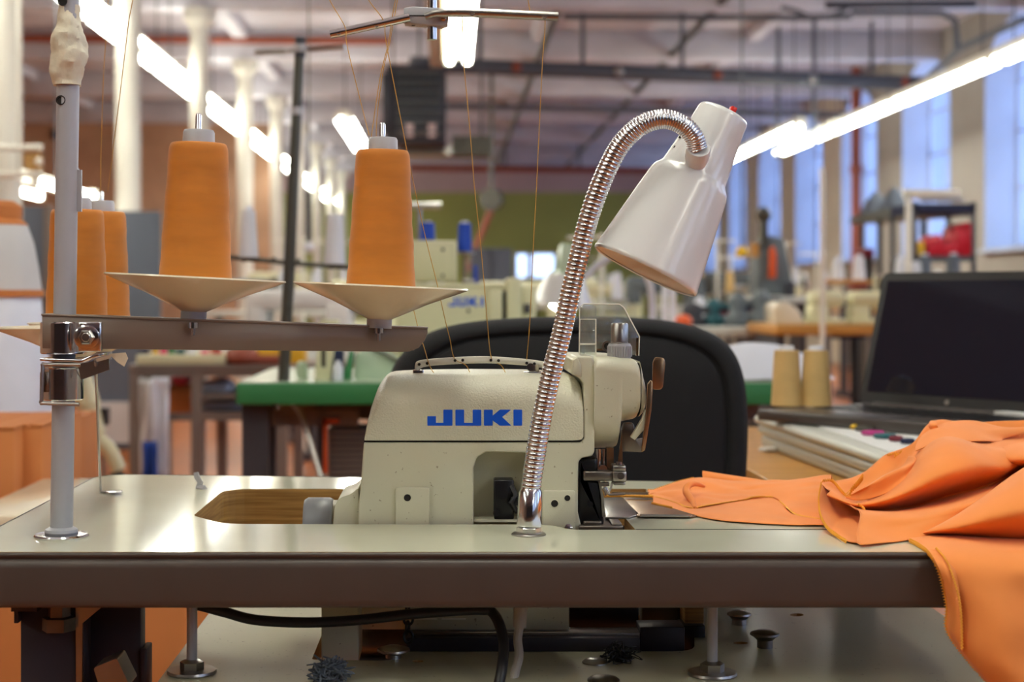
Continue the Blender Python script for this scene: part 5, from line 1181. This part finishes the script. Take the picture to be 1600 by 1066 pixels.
# hanging bags and cloths on the rack
def drape(x0, x1, y0, y1, Y, nm, m, label, cat='cloth', wav=.03, nf=6, group=None, lean=0, seed=0, tap=0):
    rows = []
    for i in range(13):
        v = i/12; r_ = []
        for j in range(25):
            u_ = j/24; cx_ = (x0+x1)/2; hw = (x1-x0)/2*(1-tap*(1-v)); x = cx_+(2*u_-1)*hw + lean*v
            y = y0+(y1-y0)*v
            p = P(x, y, Y); p.y += wav*.5*math.sin(u_*nf*PI*1.3+seed+v*2.2)*(.35+.65*v)+.03*noise.noise(Vector((u_*4, v*3, seed)))
            r_.append(p)
        rows.append(r_)
    return tag(MB().grid(rows).build(nm, M[m], solid=.003, ang=180), label, cat, group)
drape(217, 262, 592, 745, YR-.04, 'garment_bag', 'lightgreycloth', 'greyish translucent bag hanging on the front of the taupe rack', 'bag', .03, 3)
drape(238, 264, 590, 748, YR-.12, 'blue_grey_cloth', 'whitecloth', 'pale blue cloth hanging beside the grey bag', seed=2, nf=2)
drape(222, 246, 690, zfl_(YR-.17), YR-.17, 'blue_cloth', 'jeans', 'bright blue cloth at the foot of the taupe rack', seed=3, nf=2)
for x, y, w_, h, m, l in ((272, 648, .20, .10, 'cardboard', 'tan bundle on the middle shelf of the rack'), (336, 620, .10, .055, 'whitecloth', 'white stack on the upper wire shelf of the rack'), (345, 650, .12, .06, 'whitecloth', 'white stack on the lower wire shelf of the rack'), (284, 600, .06, .07, 'pink2', 'pink ball of yarn near the top of the rack')):
    q = P(x, y, YR+.2); tag(MB().box(q+Vector((0, .05, h/2)), (w_, .2, h)).build('shelf_bundle', M[m], bevel=.015, seg=3), l, 'bundle')
# slate partition and grey panel behind
struct(MB().mm((P(150, 0, 9.6).x, 9.6, 0), (P(250, 0, 9.6).x, 9.64, P(0, 330, 9.6).z)), 'trim_2', M['slate'])
t = thing('screen_panel', 'slate blue partition screen behind the rear cones', 'screen', (P(60, 0, 8.5).x, 8.5, 0))
MB().mm((P(-120, 0, 8.5).x, 8.5, .6), (P(78, 0, 8.5).x, 8.53, P(0, 322, 8.5).z)).build('screen_sheet', M['slate'], t); 
for x in (-118, 74): MB().mm((P(x-5, 0, 8.5).x, 8.49, 0), (P(x+5, 0, 8.5).x, 8.54, P(0, 320, 8.5).z)).build('screen_post', M['rack'], t)
t = thing('slate_board', 'slate grey board standing on the floor left of the taupe rack', 'board', (P(190, 0, 7).x, 7, 0))
MB().mm((P(120, 0, 7).x, 7, P(0, 640, 7).z), (P(222, 0, 7).x, 7.04, P(0, 540, 7).z)).build('upper_panel', M['slate'], t)
MB().cyl((P(160, 0, 7).x, 7.05, 0), P(160, 640, 7.05), .012, 8).build('board_leg', M['rack'], t); MB().cyl((P(214, 0, 7).x, 7.05, 0), P(214, 640, 7.05), .012, 8).build('board_leg', M['rack'], t)
MB().mm((P(150, 0, 7).x, 6.98, P(0, 692, 7).z), (P(222, 0, 7).x, 7.06, P(0, 628, 7).z)).build('lower_panel', M['lightgreycloth'], t)
# orange brown column-side box
tag(MB().mm((P(200, 0, 12).x, 12, 0), (P(222, 0, 12).x, 12.3, P(0, 333, 12).z)).build('wooden_post', M['cardboard'], bevel=.01), 'orange brown wooden post below the second white column', 'post')
# pipes framing beside nearest column: white pipe frame with brass box
t = thing('wall_pipe_frame', 'white pipe frame with a brass coloured box at the nearest column', 'pipe frame', P(30, 270, 7.5))
for pts_, r_ in (([P(-30, 231, 7.5), P(66, 231, 7.5)], .016), ([P(-30, 273, 7.5), P(66, 273, 7.5)], .016), ([P(30, 280, 7.5), P(30, -30, 7.5)], .014)): MB().tube(pts_, r_, 12).build('pipe_run', M['column'], t)
MB().mm(P(38, 265, 7.5), P(60, 238, 7.5)+Vector((0, .08, 0))).build('brass_box', M['ply'], t); MB().lathe([(.0, 0), (.018, .005), (.018, .02), (0, .03)], P(62, 253, 7.45), (0, -1, 0), 14).build('valve_cap', M['fixture'], t)
tag(MB().mm(P(80, 218, 24.4), P(90, 203, 24.4)+Vector((0, .1, 0))).build('sensor_box', M['iron'], bevel=.01), 'small dark box on the far wall left of the taped post', 'box')
# hanging garment at far left
YG3 = 2.9
t = thing('dress_form', 'dress form wearing a pale top with orange trim at the left picture edge', 'dress form', (P(10, 0, YG3).x, YG3, 0))
def torso(rows_, nm, m, dx=0):
    secs = []
    for py, w_, d in rows_:
        c = P(-12+dx, py, YG3); s = []
        for k in range(36):
            a = 2*PI*k/36; rr = 1+.03*math.sin(a*7+py*.03)
            s.append(c+Vector((w_*math.cos(a)*rr, d*math.sin(a)*rr, 0)))
        secs.append(s)
    return MB().loft(secs[::-1]).build(nm, M[m], t, ang=60)
torso([(345, .055, .05), (352, .062, .06), (380, .072, .07), (420, .080, .078), (462, .088, .085)], 'pale_top', 'lightgreycloth')
torso([(453, .0895, .0865), (464, .0905, .0875)], 'hem_trim', 'cardboard'); torso([(340, .050, .048), (352, .0635, .0615)], 'neck_trim', 'cardboard')
torso([(440, .070, .070), (466, .0855, .083), (520, .093, .1), (600, .105, .11), (668, .105, .115)], 'pale_blue_skirt', 'whitecloth')
MB().lathe([(.045, 0), (.045, .02), (.03, .03)], P(-5, 340, YG3), seg=20).build('neck_cap', M['cardboard'], t)
MB().cyl((P(-5, 0, YG3).x, YG3, 0), P(-5, 660, YG3), .015, 12).build('form_pole', M['darkleg'], t)
for k in range(3):
    a = 2*PI*k/3; MB().tube([(P(-5, 0, YG3).x, YG3, .15), (P(-5, 0, YG3).x+.25*math.cos(a), YG3+.25*math.sin(a), .012)], .011, 8).build('form_leg', M['darkleg'], t)
# cardboard boxes and low shelf at the left
def cbox(x0, x1, y0, y1, Y, D, label, top=True):
    a, b = P(x0, y1, Y), P(x1, y0, Y)
    t = thing('cardboard_box', label, 'box', ((a.x+b.x)/2, Y+D/2, a.z), 'cardboard boxes at the left')
    MB().mm((a.x, Y, a.z), (b.x, Y+D, b.z)).build('carton', M['cardboard'], t, bevel=.003, seg=1)
    MB().mm((a.x, Y, b.z), ((a.x+b.x)/2-.002, Y+D, b.z+.004)).build('flap', M['cardboard'], t); MB().mm(((a.x+b.x)/2+.002, Y, b.z), (b.x, Y+D, b.z+.004)).build('flap', M['cardboard'], t)
zfl = lambda Y: CY+HC*F/Y
cbox(-90, 22, 672, zfl(2.35), 2.35, .3, 'tall orange cardboard box at the left picture edge under the dress form')
cbox(24, 66, 668, zfl(2.4), 2.4, .26, 'narrow orange cardboard box right of the tall one, beside the grey post')
cbox(64, 108, 660, zfl(3.6), 3.6, .3, 'orange brown carton seen just right of the grey post')
cbox(-20, 330, 842, zfl(1.95), 1.95, .4, 'big orange brown carton on the floor behind the table legs')
tag(MB().mm(P(-60, 806, 2.0)+Vector((0, 0, -.02)), P(36, 806, 2.0)+Vector((0, .4, 0))).build('pale_plank', M['dish'], bevel=.002), 'pale plank lying behind the left end of the cream table', 'plank')
t = thing('castered_stand', 'cream curved stand leg on a black caster behind the grey post', 'stand', (P(160, 0, 4.6).x, 4.6, 0))
MB().tube(spline([P(126, 590, 4.6), P(140, 640, 4.6), P(152, 682, 4.6), P(172, 705, 4.6), P(186, 735, 4.6)]), [.035]*8+[.03]*8+[.022]*17, 12).build('curved_leg', M['cream_bg'], t)
MB().lathe([(.02, -.015), (.03, -.01), (.03, .01), (.02, .015)], P(184, 752, 4.6), (0, 1, .2), 16).build('caster', M['blackplastic'], t)
MB().cyl(P(184, 752, 4.6), (P(184, 0, 4.6).x, 4.6, .0), .012, 10).build('caster_stem', M['blackplastic'], t)
MB().mm(P(156, 665, 4.6), P(166, 638, 4.6)+Vector((0, .05, 0))).build('leg_clamp', M['blackplastic'], t)

# ================================================================ workstations in the depth of the room
def workstation(x, y, label, m_top='wood', rot=0, cones=2, conem='whitethread', tall=.55, mm_='cream_bg', h=.80):
    Rm = Matrix.Translation((x, y, 0)) @ Matrix.Rotation(rot, 4, 'Z')
    def box(t, nm, m, a, b, bev=0): 
        c = [(a[i]+b[i])/2 for i in range(3)]; d = [abs(b[i]-a[i]) for i in range(3)]
        MB().box(Rm @ Vector(c), d, rz=rot).build(nm, M[m], t, bevel=bev)
    t = thing('work_table', 'work table carrying the '+label, 'table', (x, y, 0), 'far work tables')
    box(t, 'table_top', m_top, (-.55, -.28, h-.04), (.55, .28, h), .004)
    for sx in (-.48, .48):
        box(t, 'leg', 'darkleg', (sx-.03, -.2, 0), (sx+.03, .2, .05)); box(t, 'leg', 'darkleg', (sx-.025, -.04, .05), (sx+.025, .04, h-.04))
    m = thing('sewing_machine', label, 'sewing machine', (x, y, h), 'far sewing machines')
    box(m, 'bed', mm_, (-.24, -.09, h+.001), (.24, .09, h+.045), .008); box(m, 'column', mm_, (.12, -.07, h+.045), (.24, .08, h+.24), .02)
    box(m, 'arm', mm_, (-.24, -.06, h+.2), (.24, .06, h+.30), .03); box(m, 'head', mm_, (-.25, -.055, h+.13), (-.16, .055, h+.29), .02)
    MB().cyl(Rm @ Vector((.24, 0, h+.25)), Rm @ Vector((.28, 0, h+.25)), .06, 20).build('hand_wheel', M['olive'], m)
    MB().cyl(Rm @ Vector((-.205, 0, h+.04)), Rm @ Vector((-.205, 0, h+.14)), .006, 8).build('needle_bar', M['steel'], m)
    st = thing('thread_stand', 'pole stand behind the '+label, 'thread stand', Rm @ Vector((.38, .2, h)), 'far thread stands')
    MB().cyl(Rm @ Vector((.38, .2, h+.001)), Rm @ Vector((.38, .2, h+tall)), .010, 10).build('pole', M['fixture'], st)
    MB().cyl(Rm @ Vector((.20, .2, h+tall-.02)), Rm @ Vector((.5, .2, h+tall-.02)), .007, 8).build('arm', M['fixture'], st)
    MB().cyl(Rm @ Vector((.18, .2, h+.20)), Rm @ Vector((.52, .2, h+.20)), .008, 8).build('cone_rail', M['steel'], st)
    for k in range(cones):
        small_cone('thread_cone', ('left' if k == 0 else 'right')+' cone over the '+label, Rm @ Vector((.26+.20*k, .2, h+.208)), .13, .032, .022, conem, 'far thread cones')
def at(px_, Y): return (px_-CX)*Y/F
for px_, Y, l, kw in [
    (1150, 12.5, 'grey far machine behind the lamp shade', dict(mm_='blueleather', m_top='greypaint', conem='whitethread')),
    (1040, 9.9, 'grey machine right below the lamp shade rim', dict(mm_='blueleather', m_top='greypaint', conem='tan_thread', h=.74)),
    (1215, 16.0, 'cream machine left of the red standing pipe', dict()),
    (1100, 17.5, 'dark machine farthest behind the lamp shade', dict(mm_='olive', m_top='greypaint')),
    (820, 8.2, 'cream machine in front of the green wall', dict(m_top='greypaint', h=.70)),
    (960, 13.8, 'cream machine far behind the gooseneck', dict(m_top='greypaint', h=.72)),
    (575, 10.2, 'cream machine far behind the right front cone', dict(m_top='greypaint', h=.72)),
    (470, 7.4, 'pale machine behind the dark pole', dict(m_top='greypaint', h=.66, mm_='lightgreycloth')),
    (360, 9.2, 'grey machine far behind the left front cone', dict(mm_='blueleather', m_top='greypaint', h=.72)),
    (620, 15.0, 'cream machine farthest before the green wall', dict(m_top='greypaint')),
    (1400, 14.5, 'cream machine hidden behind the laptop', dict(m_top='wood')),
    (900, 18.0, 'cream machine at the far end of the middle aisle', dict(m_top='greypaint')),
    (440, 12.3, 'cream machine beside the fourth white column', dict(m_top='greypaint'))]:
    workstation(at(px_, Y), Y, l, rot=R.uniform(-.25, .25), **kw)
# nearer right: wooden table with two cream machines, navy chair
YT = 6.2; zt_ = P(0, 508, YT).z
t = thing('wooden_work_table', 'orange wood work table behind the tan cones and laptop', 'table', (P(1290, 0, YT).x, YT+.3, 0))
MB().mm((P(1213, 0, YT).x, YT, zt_-.04), (P(1480, 0, YT).x, YT+.6, zt_)).build('table_top', M['wood'], t, bevel=.004)
for x in (1225, 1470): MB().mm((P(x-6, 0, YT).x, YT+.05, 0), (P(x+6, 0, YT).x, YT+.5, zt_-.04)).build('leg', M['darkleg'], t)
for i, (x0, x1, l) in enumerate(((1268, 1322, 'left of the two cream machines on the orange wood table'), (1332, 1400, 'right of the two cream machines, cut by the laptop lid'))):
    m = thing('sewing_machine', l, 'sewing machine', (P((x0+x1)/2, 0, YT).x, YT+.2, zt_), 'cream machines on the orange wood table')
    MB().mm(P(x0, 480, YT+.15), P(x1, 455, YT+.15)+Vector((0, .12, 0))).build('arm', M['cream_bg'], m, bevel=.022, seg=3)
    MB().mm((P(x0, 0, YT+.15).x, YT+.15, zt_+.001), (P(x0+28, 0, YT+.15).x, YT+.27, P(0, 478, YT).z)).build('column', M['cream_bg'], m, bevel=.008)
    MB().mm((P(x0-4, 0, YT+.15).x, YT+.13, zt_+.001), (P(x1, 0, YT+.15).x, YT+.29, zt_+.02)).build('bed', M['cream_bg'], m, bevel=.004)
t = thing('navy_chair', 'navy office chair behind the orange wood table', 'chair', (P(1335, 0, 8.1).x, 8.1, 0))
MB().mm(P(1316, 520, 8.1), P(1352, 470, 8.1)+Vector((0, .06, 0))).build('backrest', M['navycloth'], t, bevel=.02, seg=3); MB().mm(P(1300, 530, 7.75), P(1368, 518, 7.75)+Vector((0, .4, 0))).build('seat', M['navycloth'], t, bevel=.02)
MB().cyl((P(1335, 0, 8.1).x, 8.05, 0), P(1335, 522, 8.05), .025, 10).build('post', M['blackplastic'], t); MB().lathe([(.22, 0), (.2, .04), (.03, .07)], (P(1335, 0, 8.1).x, 8.05, 0), seg=5).build('foot_base', M['blackplastic'], t)
t = thing('cream_hood', 'cream rounded hood on the left end of the orange wood table', 'cover', (P(1232, 0, YT).x, YT+.2, zt_))
MB().prism(spline([Vector((P(1211, 0, YT+.1).x, YT+.1, zt_+.001)), P(1211, 478, YT+.1), P(1222, 471, YT+.1), P(1240, 478, YT+.1), P(1252, 492, YT+.1), Vector((P(1254, 0, YT+.1).x, YT+.1, zt_+.001))], 5), (0, .2, 0)).build('hood_shell', M['dish'], t, bevel=.004)
tag(MB().cyl((P(1285, 0, 5.9).x, 5.9, 0), P(1285, 262, 5.9), .010, 12).build('white_pole', M['fixture']), 'thin white pole standing in front of the cream machine left of the laptop', 'pole')
t = thing('thread_rack', 'small rack with white and red cones left of the laptop', 'rack', (P(1330, 0, 7.6).x, 7.6, 0))
zz = P(0, 437, 7.6).z
MB().mm((P(1296, 0, 7.6).x, 7.6, zz-.02), (P(1362, 0, 7.6).x, 7.8, zz)).build('rack_shelf', M['wood'], t)
for x in (1298, 1359): MB().mm((P(x-2, 0, 7.6).x, 7.62, 0), (P(x+2, 0, 7.6).x, 7.64, zz-.02)).build('rack_leg', M['rack'], t)
for x, m, h, l in ((1309, 'whitethread', .10, 'white cone left on the small rack by the laptop'), (1342, 'whitethread', .11, 'white cone right on the small rack by the laptop')):
    small_cone('thread_cone', l, (P(x, 0, 7.7).x, 7.7, zz+.001), h, .032, .022, m, 'white cones on the small rack')
tag(MB().mm(P(1332, 452, 7.5), P(1356, 441, 7.5)+Vector((0, .1, 0))).build('red_box', M['redpipe'], bevel=.004), 'rust red box under the small rack shelf', 'box')
# L shaped cream post light
t = thing('post_light', 'cream L shaped post light standing before the dark shelf', 'lamp', (P(1420, 0, 6.9).x, 6.9, 0))
MB().mm((P(1414, 0, 6.85).x, 6.85, 0), (P(1425, 0, 6.85).x, 6.853, P(0, 297, 6.6).z)).build('post', M['fixture'], t, bevel=.003); MB().mm(P(1414, 309, 6.85), P(1500, 296, 6.85)+Vector((0, .04, 0))).build('light_arm', M['fixture'], t, bevel=.004)
MB().mm(P(1440, 314, 6.85), P(1508, 309, 6.85)+Vector((0, .04, 0))).build('light_tray', M['steel'], t)
for x, y, m, l in ((1408, 402, 'whitethread', 'white cone left of the cream post light'), (1432, 408, 'whitethread', 'round white cone right of the cream post light'), (1445, 396, 'whitethread', 'blue and white cone behind the laptop lid, left one'), (1490, 395, 'whitethread', 'blue and white cone behind the laptop lid, right one')):
    q = P(x, y, 7.0); small_cone('thread_cone', l, q-Vector((0, 0, .12)), .11, .033, .022, m if x < 1440 else 'slate', 'cones behind the laptop lid', core=True)
tag(MB().mm(P(1396, 434, 6.9), P(1508, 428, 6.9)+Vector((0, .3, 0))).build('cone_shelf', M['rack'], bevel=.003), 'shelf carrying the cones behind the laptop lid', 'shelf')
MB().mm((P(1400, 0, 6.9).x, 6.92, 0), (P(1404, 0, 6.9).x, 6.95, P(0, 434, 6.9).z)).mm((P(1500, 0, 6.9).x, 6.92, 0), (P(1504, 0, 6.9).x, 6.95, P(0, 434, 6.9).z)).build('shelf_leg', M['rack'], bpy.data.objects['cone_shelf'])
# dark shelf unit with red bins
YS2 = 9.0
t = thing('shelf_unit', 'dark metal shelf unit with red bins by the window', 'shelf', (P(1490, 0, YS2).x, YS2, 0))
for x in (1430, 1522): 
    for yy in (YS2, YS2+.45): MB().mm((P(x-3, 0, YS2).x, yy, 0), (P(x+3, 0, YS2).x, yy+.03, P(0, 315, YS2).z)).build('upright', M['pipe'], t)
for y0, y1, m in ((318, 332, 'navycloth'), (400, 408, 'pipe'), (450, 456, 'pipe')): MB().mm((P(1428, 0, YS2).x, YS2, P(0, y1, YS2).z), (P(1524, 0, YS2).x, YS2+.48, P(0, y0, YS2).z)).build('shelf_board', M[m], t)
zz = P(0, 400, YS2).z+.001
for k in range(6):
    x0 = 1451+k*11.6; hh = [.09, .12, .085, .085, .17, .19][k]
    b = tag(MB().prism([(P(x0, 0, YS2).x, YS2+.01, zz), (P(x0+10.8, 0, YS2).x, YS2+.01, zz), (P(x0+10.8, 0, YS2).x, YS2+.01, zz+hh*.7), (P(x0+7, 0, YS2).x, YS2+.01, zz+hh), (P(x0+3, 0, YS2).x, YS2+.01, zz+hh), (P(x0, 0, YS2).x, YS2+.01, zz+hh*.7)], (0, .3, 0)).build('red_bin', M['redbin'], bevel=.003, seg=1),
            'red plastic bin on the dark shelf, %s from the left' % ['first', 'second', 'third', 'fourth', 'fifth, tall', 'last, tall'][k], 'bin', 'red bins on the dark shelf')
tag(MB().mm(P(1433, 399.5, 9.02), P(1445, 378, 9.02)+Vector((0, .1, 0))).build('yellow_box', M['yellow'], bevel=.004), 'small yellow box left of the red bins', 'box')
t = thing('overhead_shelf', 'long dark overhead shelf slanting from the red standing pipe to the window', 'shelf', P(1420, 340, 10))
MB().prism([P(1328, 350, 13.5), P(1452, 338, 9.6), P(1452, 322, 9.6), P(1420, 318, 10.4), P(1328, 340, 13.5)], (.25, 0, 0)).build('shelf_body', M['olive'], t)
for px_, Y in ((1345, 12.8), (1372, 11.6), (1440, 9.8)): MB().mm((at(px_, Y), Y, 0), (at(px_, Y)+.03, Y+.03, P(0, 342, Y).z)).build('shelf_leg', M['olive'], t)
for px_, Y, h, l in ((1345, 12.7, .2, 'left grey pointed sack on the overhead shelf'), (1372, 11.9, .22, 'right grey pointed sack on the overhead shelf')):
    q = P(px_, 341, Y); tag(MB().lathe([(.13, 0), (.11, h*.4), (.02, h)], q+Vector((.12, 0, .01)), seg=12).build('grey_sack', M['slate']), l, 'sack', 'sacks on the overhead shelf')
tag(MB().mm(P(1350, 402, 10.5), P(1366, 388, 10.5)+Vector((0, .2, 0))).build('maroon_bin', M['maroon'], bevel=.006), 'maroon bin below the overhead shelf', 'bin')
MB().mm((P(1352, 0, 10.6).x, 10.6, 0), (P(1364, 0, 10.6).x, 10.64, P(0, 402, 10.6).z)).build('bin_stand', M['olive'], bpy.data.objects['maroon_bin'])
# tall grey machine with orange guard
YV = 8.4
t = thing('button_machine', 'tall grey industrial machine with an orange guard right of the lamp shade', 'machine', (P(1212, 0, YV).x, YV, 0))
MB().prism([P(1182, 462, YV), P(1188, 380, YV), P(1200, 368, YV), P(1225, 372, YV), P(1243, 462, YV)], (0, .25, 0)).build('machine_body', M['blueleather'], t, bevel=.01)
MB().mm(P(1190, 385, YV-.02), P(1200, 340, YV-.02)+Vector((0, .08, 0))).lathe([(.03, 0), (.045, .03), (.02, .07)], P(1193, 345, YV), seg=12).build('thread_mast', M['olive'], t)
MB().prism([P(1202, 435, YV-.04), P(1203, 388, YV-.04), P(1210, 384, YV-.04), P(1214, 400, YV-.04), P(1213, 435, YV-.04)], (0, .03, 0)).build('guard', M['orange'], t, bevel=.006)
MB().mm(P(1228, 466, YV-.02), P(1243, 440, YV-.02)+Vector((0, .1, 0))).build('motor_box', M['iron'], t, bevel=.006)
MB().mm((P(1175, 0, YV).x, YV-.1, P(0, 474, YV).z), (P(1262, 0, YV).x, YV+.4, P(0, 463, YV).z)).build('machine_table', M['greypaint'], t, bevel=.004)
for x in (1180, 1256): MB().mm((P(x-4, 0, YV).x, YV, 0), (P(x+4, 0, YV).x, YV+.3, P(0, 474, YV).z)).build('leg', M['darkleg'], t)
MB().mm(P(1176, 402, YV), P(1186, 380, YV)+Vector((0, .06, 0))).build('wood_block', M['wood'], t); 
# white post pair, cone, grey bench
for x, l in ((1040, 'left of two white posts just below the lamp shade rim'), (1052, 'right of two white posts just below the lamp shade rim')):
    tag(MB().mm((P(x-4, 0, 7).x, 7, 0), (P(x+4, 0, 7).x, 7.03, P(0, 440, 7).z)).build('white_post', M['whitethread'], bevel=.003), l, 'post', 'white posts under the shade')
t = thing('grey_bench', 'pale grey bench top between the chair and the orange wood table', 'table', (P(1170, 0, 6.8).x, 6.8, 0))
zb_ = P(0, 512, 6.8).z
MB().mm((P(1060, 0, 6.8).x, 6.8, zb_-.04), (P(1214, 0, 6.8).x, 7.5, zb_)).build('bench_top', M['greypaint'], t, bevel=.004)
for x in (1070, 1205): MB().mm((P(x-5, 0, 6.8).x, 6.9, 0), (P(x+5, 0, 6.8).x, 7.3, zb_-.04)).build('leg', M['darkleg'], t)
items = [(1085, 'iron', .07, .10, 'dark motor lump on the grey bench, leftmost'), (1103, 'whitethread', .035, .13, 'white cone on the grey bench'), (1118, 'teal', .05, .12, 'dark teal machine part on the grey bench'), (1135, 'maroon', .05, .09, 'dark red machine part on the grey bench'),
         (1150, 'blueleather', .06, .15, 'grey machine part in the middle of the grey bench'), (1168, 'navycloth', .05, .12, 'navy machine part on the grey bench'), (1186, 'blueleather', .06, .16, 'grey machine part at the right of the grey bench'), (1200, 'iron', .05, .10, 'dark machine part at the right end of the grey bench')]
for x, m, w_, h, l in items:
    q = (P(x, 0, 7.1).x, 7.1+R.uniform(-.1, .2), zb_+.001)
    tag(MB().lathe([(w_, 0), (w_, h*.3), (w_*.6, h*.4), (w_*.7, h*.8), (w_*.3, h)], q, seg=10).box(Vector(q)+Vector((w_*.6, 0, h*.7)), (w_*1.6, .05, .03)).build('machine_part', M[m], bevel=.003, seg=1), l, 'machine part', 'clutter on the grey bench')
tag(MB().lathe([(.0, 0), (.03, 0), (.04, .02), (.03, .04), (0, .05)], P(1068, 509, 6.9), seg=16).build('orange_pouch', M['orange']), 'orange pouch at the left end of the grey bench', 'pouch')
t = thing('hanging_lamp', 'yellow round lamp hanging right of the lamp shade', 'lamp', P(1159, 395, 9))
MB().lathe([(.0, -.03), (.03, -.028), (.038, .0), (.02, .03), (0, .035)], P(1159, 394, 9), seg=18, cap=False).build('lamp_shade', M['yellow'], t); MB().cyl(P(1159, 386, 9), (P(1159, 0, 9).x, 9, ZC), .006, 6).build('cord', M['pipe'], t)
# shelving seen against the far part of the right wall
t = thing('far_cabinet', 'purple grey cabinet before the green wall', 'cabinet', (P(775, 0, 14).x, 14, 0))
MB().mm((P(735, 0, 14).x, 14, .03), (P(800, 0, 14).x, 14.5, P(0, 388, 14).z)).build('cabinet_body', M['slate'], t, bevel=.01); MB().mm((P(767, 0, 14).x, 13.985, .1), (P(768, 0, 14).x, 14.0, P(0, 392, 14).z)).build('door_gap', M['iron'], t); MB().mm((P(737, 0, 14).x, 14.02, 0), (P(798, 0, 14).x, 14.4, .03)).build('plinth', M['iron'], t)
